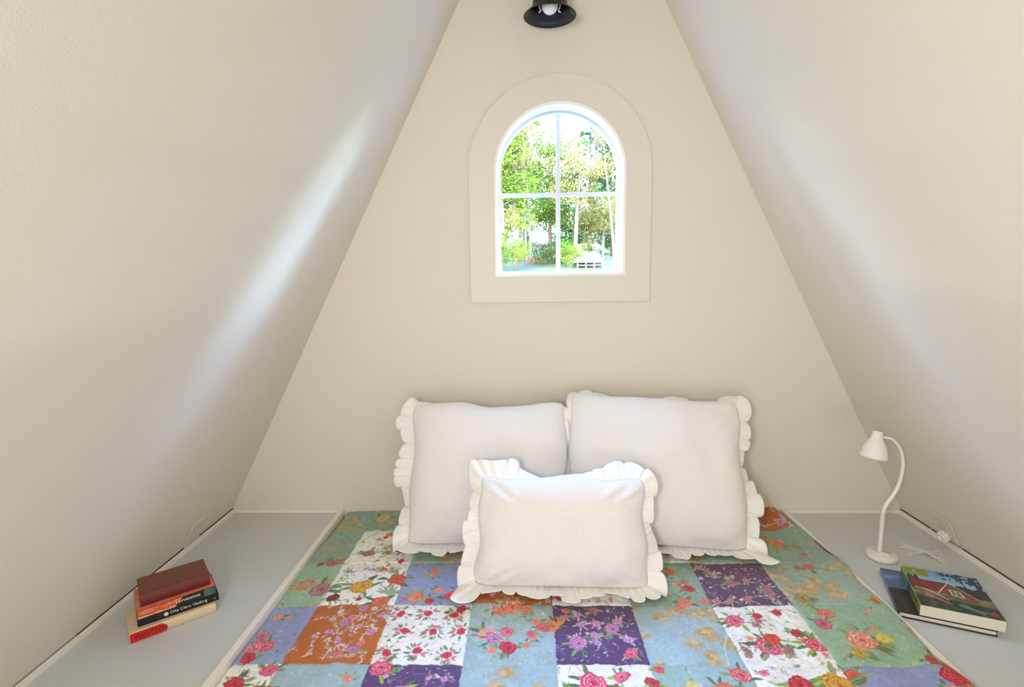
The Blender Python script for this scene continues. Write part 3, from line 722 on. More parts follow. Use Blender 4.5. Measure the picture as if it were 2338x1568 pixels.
# 2 black paperback
t2, s2 = book('black book with white title along its spine, second from the bottom of the left stack', (-1.113+.003, -.709+.002, LZ+.0264+.0004), math.radians(39.5), .183, .118, .021, M_black, M_page, paper=True, ct=.0012)
spine_text(s2, 'Dika Cikro Vlodorg', .070, .0105, .0108, M_txt, .0010, .98)
spine_text(s2, 'Pinor', .040, .0142, .006, M_txtred2, .0010, 1, 'spine_author'); spine_text(s2, 'Lodoror', .040, .0075, .006, M_txtred2, .0010, 1, 'spine_author')
spine_text(s2, 'A', .171, .0095, .007, M_txt, .0010, .9, 'spine_mark')
lathe('spine_badge', [(0, 0), (.0052, 0), (.0052, .0004), (.0038, .0004), (.0036, .0001), (.002, .0001), (.002, .0005), (0, .0005)], M_txt, s2, 20, Matrix.Translation((.0615, -.0010, .0105)) @ Matrix.Rotation(PI/2, 4, 'X'))
# 3 orange / black paperback, printed spine and cover
def printed(name, parent, w, h, fn, loc_fn, m, res=.0008):
    nx = max(int(w/res), 4); ny = max(int(h/res), 4)
    u, v = np.meshgrid(np.linspace(0, 1, nx), np.linspace(0, 1, ny)); c = np.clip(fn(u, v), 0, 255)/255
    c = np.where(c <= .04045, c/12.92, ((c+.055)/1.055)**2.4)
    P = loc_fn(u*w, v*h); return grid_mesh(name, P[0], P[1], P[2], m, parent, cols=c.astype(np.float32), smooth=False)
M_print = vcol_mat('printed_gloss', .28, coat=.25)
def mixA(a, b, t): return np.array(a)*(1-t[..., None])+np.array(b)*t[..., None]
def st(x): x = np.clip(x, 0, 1); return x*x*(3-2*x)
t3, s3 = book('orange and black paperback with white script, under the maroon book', (-1.108, -.7075, LZ+.0264+.0214+.0008), math.radians(40.5), .176, .120, .021, M_black, M_page, paper=True, ct=.0012)
def f3(u, v):
    n = vnoise(u*.18, v*.021, .008, 5)*.5+vnoise(u*.18, v*.021, .003, 6)*.5
    c = mixA((236, 128, 92), (214, 92, 40), st(.5+n*1.5))
    c = mixA((244, 196, 160), (236, 128, 92), st((v-.05)*5+n)) if False else c
    k = st((.62*v+.33+n*.06-.02-u*.0-(.0)+.0-(1-.0)*0)*0) 
    m = st((u-(.44+.12*v)+n*.03)*40); c = c*(1-m[..., None])+np.array((26, 26, 24))*m[..., None]
    g = st((u-.835)*60); gc = mixA((86, 106, 84), (52, 84, 116), st((u-.9)*12)); c = c*(1-g[..., None])+gc*g[..., None]
    lo = st((.16+.04*np.sin(u*30)-v)*14)*(1-m); c = c*(1-lo[..., None])+np.array((240, 200, 176))*lo[..., None]
    rd = np.exp(-((v-.3-.35*u)/.06)**2)*(1-m)*.9; return c*(1-rd[..., None])+np.array((150, 84, 30))*rd[..., None]
printed('spine_print', s3, .1755, .0206, f3, lambda x, y: (x+.0002, -.0012+0*x, y+.0002), M_print)
spine_text(s3, 'Lavvatxtwa', .083, .0125, .0125, M_txt, .0013, 1.0)
def f3c(u, v):
    n = vnoise(u*.18, v*.12, .012, 8); c = mixA((232, 140, 108), (226, 120, 86), st(.5+n)); return c
printed('cover_print', t3, .1755, .1195, f3c, lambda x, y: (x+.0002, y+.0002, 0*x+.0212), M_print, .003)
# 4 maroon cloth-bound
t4, s4 = book('thick maroon cloth-bound book on top of the stack on the left ledge', (-1.1115, -.6885, LZ+.0264+.0214+.0214+.0014), math.radians(40.2), .158, .100, .030, M_maroon, M_page, ct=.003, spinem=M_maroonsp)
bm = bmesh.new(); box(bm, .0005, .1575, .004, .0062, .02985, .0303); o = bmobj('hinge_groove', bm, M_maroonsp, t4)
# right hand books
RZ = math.radians(-22.5)
M_side = mat('dark_board', (20, 20, 20), .4)
t5, s5 = book_left('large dark photo book lying under the cottage book on the right ledge', (.846, -.606, LZ+.0004), RZ, .203, .222, .0155, M_side, M_pagew, .0026, .003)
def f5(u, v):
    n = vnoise(u*.2, v*.22, .03, 2)*.5+vnoise(u*.2, v*.22, .008, 3)*.3
    sky = mixA((92, 122, 164), (70, 100, 140), st(v+n)); sky = sky+60*np.exp(-((v-.78-.25*(u))/.05)**2)[..., None]*st(1-u*3)[..., None]*.8
    land = mixA((44, 34, 28), (26, 26, 18), st(.5+n*1.4)); m = st((.53+.02*np.sin(u*12)-v)*60)
    return sky*(1-m[..., None])+land*m[..., None]
printed('cover_print', t5, .202, .221, f5, lambda x, y: (x+.0005, y+.0005, 0*x+.0157), M_print, .0018)
t6, s6 = book_left('book with red roofed cottage on its cover, topmost on the right ledge', (.888, -.623, LZ+.0166), RZ, .172, .200, .0285, M_pagew, M_pagew, .0010, .0006)
def inpoly(u, v, P):
    r = np.zeros(u.shape, bool); j = len(P)-1
    for i in range(len(P)):
        xi, yi = P[i]; xj, yj = P[j]
        r ^= ((yi > v) != (yj > v)) & (u < (xj-xi)*(v-yi)/(yj-yi+1e-12)+xi); j = i
    return r
def f6(u, v):
    n = vnoise(u*.17, v*.2, .012, 12)*.6+vnoise(u*.17, v*.2, .004, 13)*.4
    c = mixA((150, 196, 226), (96, 152, 204), st((v-.6)*2.2))
    def put(mask, col, k=10): nonlocal c; c = np.where(mask[..., None], np.array(col)+n[..., None]*k, c)
    put((v < .66+.05*n+.02*np.sin(u*20)) & (u > .62), (40, 44, 46)); put((v < .74+.06*np.abs(np.sin(u*34))) & (u < .16), (30, 46, 34))
    put(v < .42+.04*n, (112, 104, 60), 50)
    put(v < .30+.03*n-.05*u, (44, 60, 44), 60)
    put(inpoly(u, v, [(.02, .46), (.05, .70), (.52, .70), (.36, .42), (.2, .44)]), (128, 34, 36), 26)
    put(inpoly(u, v, [(.34, .41), (.54, .72), (.86, .36), (.80, .34)]), (150, 40, 38), 22)
    put(inpoly(u, v, [(.42, .42), (.54, .68), (.74, .38)]), (96, 84, 56), 20)
    put(inpoly(u, v, [(.50, .40), (.49, .54), (.64, .52), (.66, .38)]), (216, 208, 184)); put(inpoly(u, v, [(.52, .42), (.515, .52), (.62, .505), (.635, .40)]), (70, 66, 56))
    for a, b, a2, b2, w in [(.34, .41, .54, .72, .006), (.54, .72, .86, .35, .005), (.57, .42, .565, .52, .006), (.52, .47, .635, .455, .005), (.05, .45, .2, .44, .008), (.2, .44, .42, .26, .006)]:
        dx, dy = a2-a, b2-b; t = np.clip(((u-a)*dx+(v-b)*dy)/(dx*dx+dy*dy), 0, 1); put(np.hypot(u-a-t*dx, (v-b-t*dy)) < w, (232, 228, 214))
    for a, b, a2, b2, w in [(.72, 1.0, .78, .46, .012), (.90, .95, .97, .45, .03), (.45, .93, .75, .90, .012), (.75, .9, 1, .86, .014)]:
        dx, dy = a2-a, b2-b; t = np.clip(((u-a)*dx+(v-b)*dy)/(dx*dx+dy*dy), 0, 1); put(np.hypot(u-a-t*dx, (v-b-t*dy))+n*.012 < w, (26, 34, 32))
    fol = (vnoise(u*.17, v*.2, .007, 44) > .1) & (v > .84-.1*u) & (u > .48); put(fol, (34, 44, 38))
    put(inpoly(u, v, [(.12, .28), (.16, .36), (.46, .17), (.38, .17)]), (176, 96, 104), 30)
    put(inpoly(u, v, [(.50, .17), (.55, .22), (.84, .10), (.78, .06)]), (84, 130, 120), 20)
    put((np.hypot(u-.9, v-.1)+n*.02 < .05), (170, 50, 80), 40)
    put(inpoly(u, v, [(0, .80), (0, 1.01), (.33, 1.01), (.33, .80)]), (132, 142, 20), 6)
    return c
printed('cover_print', t6, .1715, .1995, f6, lambda x, y: (x+.0003, y+.0003, 0*x+.0287), M_print, .0011)
cv = [o for o in t6.children if o.name.startswith('cover_print')][0]; cv['label'] = 'glossy cover photo of a cottage with a red roof, green block at the corner'
me = text_mesh('B', .015, .0001)
for v in me.vertices: v.co = (.022+v.co.x, .176+v.co.y, .0289+v.co.z)
me.materials.clear(); link('cover_emblem', me, M_txt, t6)
me = text_mesh('COTTAGES', .0045, .0001)
for v in me.vertices: v.co = (.014+v.co.x, .168+v.co.y, .0289+v.co.z)
me.materials.clear(); link('cover_lettering', me, M_txt, t6)
# give both right-hand books a spine strip on the left edge
def f6s(u, v):
    n = vnoise(u*.2, v*.03, .01, 6); c = mixA((110, 132, 34), (70, 96, 30), st(.5+n)); m = st((np.abs(u-.55)-.09)*-30); c = c*(1-m[..., None])+np.array((30, 40, 26))*m[..., None]
    m2 = st((.12-u)*20); return c*(1-m2[..., None])+np.array((150, 150, 60))*m2[..., None]
printed('spine_print', t6, .199, .028, f6s, lambda x, y: (-.0004+0*x, .0005+x, y+.0002), M_print, .002)
def f5s(u, v):
    c = mixA((30, 26, 24), (110, 130, 170), st((u-.5)*20)); return c
printed('spine_print', t5, .221, .015, f5s, lambda x, y: (-.0004+0*x, .0005+x, y+.0002), M_print, .003)
bm = bmesh.new(); box(bm, .180, .2005, .001, .012, .0158, .0162)
bm.free()

# ------------------------------------------------------------------ desk lamp
lamp = empty('desk_lamp', (.990, -.318, LZ)); tag(lamp, 'white gooseneck desk lamp standing on the right ledge beside the bed', 'lamp')
lo = Vector(lamp.location); Rl = lambda p: Vector(p)-lo
lathe('base', [(0, .0008), (.040, .0008), (.0425, .003), (.043, .008), (.043, .013), (.041, .0165), (.037, .0175), (.012, .0180), (.0115, .020), (0, .0205)], M_plastic, lamp, 56)
arm_pts = [(.981, -.318, .010), (.981, -.319, .04), (.979, -.322, .089), (.978, -.325, .143), (.987, -.325, .172), (1.002, -.325, .196), (1.014, -.325, .222), (1.021, -.325, .250), (1.0245, -.325, .283), (1.022, -.325, .316), (1.012, -.325, .346), (.994, -.325, .369), (.976, -.325, .380), (.952, -.325, .383)]
tube('gooseneck', [Rl(p) for p in arm_pts], .0058, M_plastic, lamp, 14, 8, radii=[.0064, .0064, .006, .0056, .005, .0042, .0036])
ax = (Vector((.9285, -.333, .318))-Vector((.943, -.323, .401))).normalized()
q = Vector((0, 0, -1)).rotation_difference(ax); mt = Matrix.Translation(Rl((.943, -.323, .401))) @ q.to_matrix().to_4x4()
sh = lathe('lamp_shade', [(0, .0004), (.0125, .0), (.0138, -.0015), (.0148, -.012), (.0165, -.022), (.0225, -.032), (.0290, -.044), (.0335, -.058), (.0360, -.072), (.0375, -.076), (.0378, -.083), (.0368, -.083), (.0350, -.072), (.0280, -.046), (.0200, -.033), (.0, -.028)], M_plastic, lamp, 56, mt)
lathe('bulb', [(0, -.078), (.010, -.076), (.016, -.068), (.018, -.058), (.015, -.046), (.009, -.036), (.009, -.030), (0, -.030)], M_bulb, sh, 28, mt)
lathe('switch', [(.0, .006), (.003, .0058), (.0045, .004), (.005, 0), (0, 0)], M_plastic, lamp, 20, Matrix.Translation((.006, -.016, .0172)))
# cord: base -> tied bundle -> over the strip -> plug
g = LZ+.0022
cpts = [(1.030, -.315, g+.004), (1.05, -.293, g), (1.075, -.30, g), (1.10, -.302, g+.001), (1.135, -.296, g+.003)]
for i, (ax_, ay_) in enumerate([(1.075, -.285), (1.192, -.290), (1.090, -.262), (1.172, -.325), (1.108, -.240), (1.158, -.345), (1.078, -.300), (1.182, -.305), (1.100, -.252), (1.166, -.338)]):
    sx, sy = 1.135, -.296
    if i % 2 == 0: cpts += [(ax_+.006, ay_-.008, g+.002*(i % 3)), (ax_, ay_, g+.001*i*.6), (ax_+.006, ay_+.006, g+.001)]
    else: cpts += [(ax_-.008, ay_+.006, g+.002*(i % 3)), (ax_, ay_, g+.001*i*.5), (ax_-.006, ay_-.008, g+.001)]
    cpts += [(sx+.001*(i % 3), sy+.001*(i % 2), g+.003+.0008*i)]
cpts += [(1.165, -.285, g+.002), (1.196, -.262, g), (1.213, -.232, g), (1.212, -.195, g), (1.218, -.170, g), (1.226, -.163, .004), (1.231, -.172, .012), (1.222, -.195, .022), (1.216, -.215, .034)]
tube('cord', [Rl(p) for p in cpts], .0011, M_cord, lamp, 7, 6)
tube('cord_tie', [Rl((1.130+.0045*math.cos(a), -.296+.001*math.cos(a), g+.006+.0055*math.sin(a))) for a in np.linspace(0, 2*PI, 9)], .0014, M_cord, lamp, 6, 3)

# ------------------------------------------------------------------ wall outlets
def slope_frame(s, y, d):
    """point on the sloping wall at distance d up from the ledge line, with its frame"""
    ax = Vector((-s*(HW-AX), 0, AZ)).normalized(); n = Vector((-s*AZ, 0, -(HW-AX))).normalized()
    yv = n.cross(ax) if s > 0 else n.cross(ax)
    o = Vector((s*HW, y, 0))+ax*d
    return o, ax, n
def outlet(s, y, d, label, w=.070, h=.090):
    o, ax, n = slope_frame(s, y, d); side = ax.cross(n)
    mt = Matrix((( side.x, ax.x, n.x, o.x), (side.y, ax.y, n.y, o.y), (side.z, ax.z, n.z, o.z), (0, 0, 0, 1)))
    t = bpy.data.objects.new('wall_outlet', None); C.objects.link(t); t.matrix_world = mt; t.empty_display_size = .03
    tag(t, label, 'outlet', 'power outlets on the sloping walls')
    bm = bmesh.new(); box(bm, -w/2, w/2, -h/2, h/2, .0004, .006, .002); bmobj('cover_plate', bm, M_plate, t)
    for q in (-1, 1):
        bm = bmesh.new(); bmesh.ops.create_cone(bm, cap_ends=True, segments=24, radius1=.0165, radius2=.016, depth=.0014)
        for v in bm.verts: v.co = Vector((v.co.x, v.co.y*.82+q*.0195, v.co.z+.0068))
        so = bmobj('socket', bm, M_plate, t)
        bm = bmesh.new()
        for xx in (-.006, .006): box(bm, xx-.001, xx+.001, q*.0195-.001, q*.0195+.007, .0076, .0078)
        bmobj('slot', bm, M_slot, so)
    return t, mt
outlet(-1, -.268, .052, 'pale power outlet plate low on the left sloping wall behind the book stack')
t, mt = outlet(1, -.250, .058, 'pale power outlet on the right sloping wall with the lamp plug in it')
pl = bpy.data.objects.new('plug', None)
bm = bmesh.new(); box(bm, -.014, .014, -.033, -.007, .0080, .030, .004); box(bm, -.006, .006, -.026, -.014, .030, .038, .002)
for v in bm.verts: v.co = mt @ v.co-lo
pg = bmobj('plug', bm, M_plastic, lamp)

# ------------------------------------------------------------------ sconce above the window
sc = empty('wall_sconce', (-.038, -.0005, 1.98)); tag(sc, 'black bell shaped wall lamp with a white bulb above the arched window', 'lamp')
so = Vector(sc.location)
P0 = Vector((-.038, -.125, 1.686))-so
lathe('mounting_plate', [(0, 0), (.055, 0), (.055, .008), (.045, .014), (.012, .018), (0, .018)], M_metal, sc, 40, Matrix.Rotation(PI/2, 4, 'X'))
tube('arm', [(0, -.012, 0), (0, -.06, .012), (0, -.105, -.01), (0, -.1245, -.06), (0, -.1245, -.14)], .008, M_metal, sc, 14, 8)
sh = lathe('lamp_shade', [(.012, .165), (.026, .160), (.031, .145), (.034, .130), (.039, .112), (.046, .085), (.052, .055), (.0545, .030), (.0565, .022), (.0815, -.001), (.0825, -.0025), (.0810, -.0030), (.0555, .019), (.052, .030), (.048, .060), (.040, .100), (.030, .13), (0, .132)], M_metal, sc, 64, Matrix.Translation(P0))
lathe('bulb', [(0, .0035), (.009, .0045), (.018, .0095), (.0245, .019), (.0270, .032), (.0270, .048), (.018, .066), (.014, .08), (.014, .13)], M_bulb, sh, 40, Matrix.Translation(P0))
for a, r in ((.35, .031), (2.9, .030), (4.6, .030)):
    tube('shade_clip', [P0+Vector((math.cos(a)*r*.8, math.sin(a)*r*.8, .055)), P0+Vector((math.cos(a)*(r+.004), math.sin(a)*r, .035)), P0+Vector((math.cos(a)*(r-.001), math.sin(a)*r, .018)), P0+Vector((math.cos(a)*(r+.006), math.sin(a)*r, .014))], .0022, M_bulb, sh, 8, 5)

# ------------------------------------------------------------------ the garden outside
def gz(x, y):   # terrain
    b = .86+(y-14)*.075 if y > 14 else .86-(14-y)*.35
    return b+.25*math.sin(x*.3+y*.11)*min(1, max(0, (y-14)/15))
M_grass = mat('lawn', (26, 34, 10), .9, mottle=.45, mscale=.9)
M_path = mat('gravel', (74, 62, 58), .9, mottle=.15, mscale=1.5)
M_bark = mat('pale_bark', (62, 55, 48), .9, mottle=.35, mscale=7)
M_bark2 = mat('brown_bark', (46, 35, 27), .9, mottle=.35, mscale=7)
for _m in (M_grass, M_path, M_bark, M_bark2): _m.node_tree.nodes['Principled BSDF'].inputs['Specular IOR Level'].default_value = .1
M_wood = mat('fence_wood', (52, 30, 14), .8, mottle=.3, mscale=5)
M_siding = mat('house_siding', (84, 84, 90), .6)
M_roof = mat('house_roof', (40, 46, 56), .7)
M_brick = mat('house_brick', (42, 26, 20), .9, mottle=.3, mscale=4)
def leafmat(name, c1, c2):
    m = bpy.data.materials.new(name); m.use_nodes = True; nt = m.node_tree; b = nt.nodes['Principled BSDF']
    oi = nt.nodes.new('ShaderNodeTexNoise'); oi.inputs['Scale'].default_value = 1.6; oi.inputs['Detail'].default_value = 4
    tc = nt.nodes.new('ShaderNodeTexCoord'); nt.links.new(tc.outputs['Object'], oi.inputs['Vector'])
    r = nt.nodes.new('ShaderNodeValToRGB'); r.color_ramp.elements[0].color = (*lin(c1), 1); r.color_ramp.elements[1].color = (*lin(c2), 1)
    r.color_ramp.elements[0].position = .35; r.color_ramp.elements[1].position = .65
    nt.links.new(oi.outputs['Fac'], r.inputs[0]); nt.links.new(r.outputs[0], b.inputs['Base Color']); b.inputs['Roughness'].default_value = .95; b.inputs['Specular IOR Level'].default_value = .05
    tr = nt.nodes.new('ShaderNodeBsdfTranslucent'); mx = nt.nodes.new('ShaderNodeMixShader'); mx.inputs[0].default_value = .35
    nt.links.new(r.outputs[0], tr.inputs['Color']); out = nt.nodes['Material Output']
    nt.links.new(b.outputs[0], mx.inputs[1]); nt.links.new(tr.outputs[0], mx.inputs[2]); nt.links.new(mx.outputs[0], out.inputs[0])
    return m
M_lf1 = leafmat('fresh_leaves', (26, 46, 8), (64, 76, 20)); M_lf2 = leafmat('yellow_leaves', (44, 50, 15), (80, 76, 42))
M_lf3 = leafmat('dark_leaves', (14, 28, 12), (34, 52, 22)); M_lf4 = leafmat('pine_needles', (22, 32, 30), (46, 56, 48)); M_lf5 = leafmat('orange_leaves', (76, 40, 10), (80, 68, 18))
gxs = np.linspace(-30, 30, 60); gys = np.concatenate([np.linspace(1.5, 14, 16), np.linspace(15, 90, 60)])
GX, GY = np.meshgrid(gxs, gys); GZ = np.vectorize(gz)(GX, GY)+vnoise(GX, GY, 2.5, 2)*.08
gr = grid_mesh('lawn', GX, GY, GZ, M_grass); tag(gr, 'sloping lawn rising behind the window', 'lawn'); gr['kind'] = 'stuff'
def card_cloud(centres, n, size, seed, zs=1., squash=.7):
    rs = np.random.RandomState(seed); c = np.array([k[:3] for k in centres]); rr = np.array([k[3] for k in centres])
    w = rr**2; w /= w.sum(); ix = rs.choice(len(c), n, p=w)
    d = rs.normal(size=(n, 3)); d /= np.linalg.norm(d, axis=1)[:, None]; rad = rs.uniform(.45, 1.05, n)**.6
    d[:, 2] *= squash
    P = c[ix]+d*(rad*rr[ix])[:, None]
    a = rs.normal(size=(n, 3)); a /= np.linalg.norm(a, axis=1)[:, None]; b = rs.normal(size=(n, 3)); b -= a*(a*b).sum(1)[:, None]; b /= np.linalg.norm(b, axis=1)[:, None]
    s = (size*rs.uniform(.6, 1.3, n))[:, None]
    V = np.stack([P-a*s*.5, P+b*s*.28, P+a*s*.5, P-b*s*.28], 1).reshape(-1, 3)
    return V
def tree(kind, label, x, y, h, lean=0, tr=.12, crown=(), leafm=None, nleaf=3500, lsize=.16, bark=None, seed=0, branches=6, group='trees in the garden', cat='tree', group_on=True):
    z0 = gz(x, y)-.1; t = empty(kind, (x, y, z0)); tag(t, label, cat, group if group_on else None)
    rs = random.Random(seed)
    pts = [(0, 0, 0), (lean*.3+rs.uniform(-.05, .05), 0, h*.35), (lean*.7, rs.uniform(-.1, .1), h*.7), (lean, 0, h)]
    if tr > 0:
        tube('trunk', pts, tr, bark or M_bark, t, 8, 5, radii=[tr, tr*.8, tr*.6, tr*.25])
        for i in range(branches):
            f = rs.uniform(.45, .95); bx = lean*f; a = rs.uniform(0, 2*PI); L = rs.uniform(.12, .26)*h
            tube('branch', [(bx, 0, h*f), (bx+math.cos(a)*L*.5, math.sin(a)*L*.5, h*f+L*.25), (bx+math.cos(a)*L, math.sin(a)*L, h*f+L*.6)], tr*.3, bark or M_bark, t, 5, 3, radii=[tr*.35, tr*.2, tr*.08])
    if cat != 'tree' or kind != 'woodland_tree': nleaf = int(nleaf*2.1); lsize *= .68
    V = card_cloud(crown, nleaf, lsize, seed+5)
    n = len(V)//4; me = bpy.data.meshes.new('foliage'); me.vertices.add(n*4); me.vertices.foreach_set('co', V.astype(np.float32).ravel())
    me.loops.add(n*4); me.loops.foreach_set('vertex_index', np.arange(n*4, dtype=np.int32)); me.polygons.add(n); me.polygons.foreach_set('loop_start', np.arange(0, n*4, 4, dtype=np.int32)); me.update(calc_edges=True)
    link('foliage', me, leafm or M_lf1, t)
    return t
def px2(px, Y):     # x of a picture column at depth Y, from the camera's fitted direction
    return -.1146+(Y+1.9156)*((px-1204)/1225)
def pz2(py, Y): return .8988+(Y+1.9156)*((617-py)/1225)
def crown(cx, h0, h1, w, n, seed, r=(.5, .9), dy=.8):
    rs = random.Random(seed); out = []
    for i in range(n):
        f = rs.random(); ww = w*math.sin(PI*(.15+.8*f))
        out.append((cx+rs.uniform(-1, 1)*ww, rs.uniform(-1, 1)*dy, h0+(h1-h0)*f, rs.uniform(*r)))
    return out
def T(kind, label, px, Y, top_py, **k):
    x = px2(px, Y); z0 = gz(x, Y)-.1; h = pz2(top_py, Y)-z0; return x, Y, h
def addtree(kind, label, px, Y, top, w, leafm, nleaf, lsize, base=None, tr=.1, nb=12, seed=1, bark=None, lean=0, r=(.4, .8), branches=6, cat='tree', group=None):
    x = px2(px, Y); z0 = gz(x, Y)-.1; h = pz2(top, Y)-z0; b = (pz2(base, Y)-z0) if base else h*.35
    tree(kind, label, x, Y, h*.96, lean, tr, crown(lean*.7, b, h, w, nb, seed, r), leafm, nleaf, lsize, bark, seed, branches, group, cat, bool(group))
# left side masses
addtree('leafy_tree', 'bright green leafy tree filling the left edge of the window view', 1146, 15, 300, 1.0, M_lf1, 5200, .11, base=560, nb=26, seed=2, tr=.06, r=(.3, .55))
addtree('leafy_tree', 'thin pale trunked tree just right of the left window edge', 1177, 15.5, 250, .5, M_lf2, 1500, .10, base=450, nb=10, seed=3, tr=.07, r=(.25, .5), bark=M_bark)
addtree('leafy_tree', 'slender twin of the pair of bare trunks in the left lower pane, left one', 1202, 17, 240, .8, M_lf2, 2200, .11, base=420, nb=12, seed=4, tr=.05, r=(.3, .55), lean=-.1)
addtree('leafy_tree', 'slender twin of the pair of bare trunks in the left lower pane, right one', 1212, 17.5, 230, .6, M_lf1, 1500, .11, base=400, nb=9, seed=5, tr=.055, r=(.3, .5), lean=-.25)
addtree('leafy_tree', 'yellow green tree just left of the middle glazing bar', 1254, 20, 330, .9, M_lf1, 4600, .14, base=500, nb=22, seed=6, tr=.09, bark=M_bark2, r=(.4, .7))
addtree('leafy_tree', 'tall pale trunked tree in the right panes with spreading crown', 1312, 18, 330, 1.2, M_lf2, 3800, .12, base=470, nb=18, seed=7, tr=.085, r=(.3, .6), branches=10, lean=.2)
addtree('pine_tree', 'grey green pine with open branches at the top of the right pane', 1345, 30, 268, 1.6, M_lf4, 3200, .17, base=420, nb=16, seed=8, tr=.12, r=(.4, .8))
addtree('pine_tree', 'dark green pine behind the pale trunk in the right panes', 1318, 46, 400, 2.6, M_lf3, 5200, .26, base=535, nb=24, seed=9, tr=.15, bark=M_bark2, r=(.6, 1.0))
addtree('leafy_tree', 'olive tree with pale clipped crown at the right of the window view', 1375, 20, 460, 1.3, M_lf2, 4200, .12, base=545, nb=22, seed=10, tr=.06, r=(.3, .55))
addtree('pine_tree', 'tall dark tree along the right window edge', 1395, 24, 330, 1.3, M_lf3, 4200, .16, base=560, nb=22, seed=11, tr=.1, bark=M_bark2, r=(.4, .8))
addtree('leafy_tree', 'pale bare tree with white trunk against the right window frame', 1402, 17, 290, .6, M_lf2, 900, .1, base=330, nb=8, seed=12, tr=.05, r=(.25, .5), lean=-.5, branches=10)
addtree('leafy_tree', 'distant pale tree behind the house seen in the upper left pane', 1200, 46, 400, 5, M_lf2, 5000, .3, base=520, nb=24, seed=13, tr=.25, r=(.9, 1.5))
addtree('leafy_tree', 'distant green tree behind the middle glazing bar', 1275, 42, 430, 3.5, M_lf3, 5200, .28, base=590, nb=24, seed=14, tr=.25, r=(.8, 1.3))
addtree('leafy_tree', 'distant hazy tree far behind the right panes', 1395, 56, 430, 5, M_lf3, 5200, .3, base=545, nb=26, seed=15, tr=.25, r=(.9, 1.5))
# shrubs
for i, (px, Y, top, w, m, lab) in enumerate([(1165, 14.6, 555, .5, M_lf1, 'bright green shrub in the bottom left corner of the window view'), (1196, 22, 562, .8, M_lf3, 'dark green shrub between the bare trunks'), (1196, 19, 590, .7, M_lf5, 'orange leaved shrub low between the bare trunks'), (1245, 18, 575, .8, M_lf5, 'yellow orange shrub below the little white house'), (1258, 17, 560, .6, M_lf3, 'dark shrub beside the middle glazing bar'), (1291, 16.5, 565, .32, M_lf1, 'round green shrub right of the middle glazing bar'), (1335, 24, 592, .6, M_lf5, 'yellow shrub behind the wooden fence'), (1380, 26, 555, 1.2, M_lf1, 'low green hedge right of the drive')]):
    addtree('shrub', lab, px, Y, top, w, m, 1500, .08 if Y < 20 else .11, base=top+35, nb=12, seed=30+i, tr=0, r=(.2, .45), cat='shrub')
# tall woodland mostly out of view, added to block the low sky light
for i, (x, y, h, w) in enumerate([(-7, 9, 15, 2.6), (-12, 12, 17, 3.2), (-4.5, 16, 14, 2.4), (-17, 8, 18, 3.4), (-9.5, 20, 17, 3.4), (7.5, 9, 15, 2.6), (12.5, 12, 17, 3.2), (8.5, 17, 16, 2.8), (17, 8, 18, 3.4), (13, 22, 18, 3.4), (-2.6, 26, 15, 2.4), (6.5, 28, 16, 2.6)]):
    tree('woodland_tree', ['tall dense woodland tree to the left of the clearing', 'tall dense woodland tree to the right of the clearing'][x > 0], x, y, h, 0, .2, crown(0, h*.12, h, w, 34, 60+i, (1.2, 2.0), 1.8), [M_lf1, M_lf3][i % 2], 5200, .42, M_bark2, 60+i, 5, 'woodland trees around the clearing')
for i, (x, y, h, w) in enumerate([(-26, 60, 12, 4), (-17, 64, 13, 4), (-9, 60, 12, 4), (-1, 68, 12, 4), (15, 68, 13, 4), (23, 62, 12, 4), (31, 66, 13, 4), (-7, 34, 6, 2.6), (-12, 30, 6, 3), (12, 34, 6, 2.6)]):
    tree('woodland_tree', 'bushy background tree closing off the far side of the clearing', x, y, h, 0, .25, crown(0, .3, h, w, 34, 90+i, (1.2, 2.0), 1.8), [M_lf3, M_lf1, M_lf2][i % 3], 4200, .5, M_bark2, 90+i, 3, 'background trees across the clearing')
# drive and house
def strip(pxa, Ya, pxb, Yb, wa, wb):
    vs = []
    for i in range(20):
        f = i/19; Y = Ya+(Yb-Ya)*f; x = px2(pxa+(pxb-pxa)*f, Y); w = wa+(wb-wa)*f
        vs += [(x-w, Y, gz(x-w, Y)+.12), (x+w, Y, gz(x+w, Y)+.12)]
    return vs, [(2*i, 2*i+1, 2*i+3, 2*i+2) for i in range(19)]
v, f = strip(1340, 15.5, 1336, 60, .45, 1.1); o = mesh('driveway', v, f, M_path); tag(o, 'pale gravel drive climbing the slope beyond the fence', 'path')
def house(name, label, px, Y, w, d, zb, he, hr, tone):
    x = px2(px, Y); t = empty(name, (x, Y, zb)); tag(t, label, 'house')
    boxobj('brick_base', (-w/2, w/2, 0, d, 0, he*.45), M_brick, t)
    vs = [(-w/2, 0, he*.45), (w/2, 0, he*.45), (w/2, 0, he), (0, 0, he+hr), (-w/2, 0, he)]; vs += [(a, d, c) for a, b, c in vs]
    mesh('wall', vs, [(0, 1, 2, 3, 4), (9, 8, 7, 6, 5), (0, 5, 6, 1), (1, 6, 7, 2), (4, 9, 5, 0)], M_siding, t)
    q = .1; rv = [(-w/2-q, -q, he-q*.6), (0, -q, he+hr+.02), (w/2+q, -q, he-q*.6)]; rv = rv+[(a, d+q, c) for a, b, c in rv]; rv = rv+[(a, b, c+.12) for a, b, c in rv]
    mesh('roof', rv, [(0, 1, 4, 3), (1, 2, 5, 4), (6, 9, 10, 7), (7, 10, 11, 8), (0, 6, 7, 1), (1, 7, 8, 2), (3, 4, 10, 9), (4, 5, 11, 10), (0, 3, 9, 6), (2, 8, 11, 5)], M_roof, t)
    boxobj('window', (-w*.16, w*.16, -.04, 0, he*.62, he*.92), M_roof, t)
zb = gz(px2(1228, 36), 36)-.1
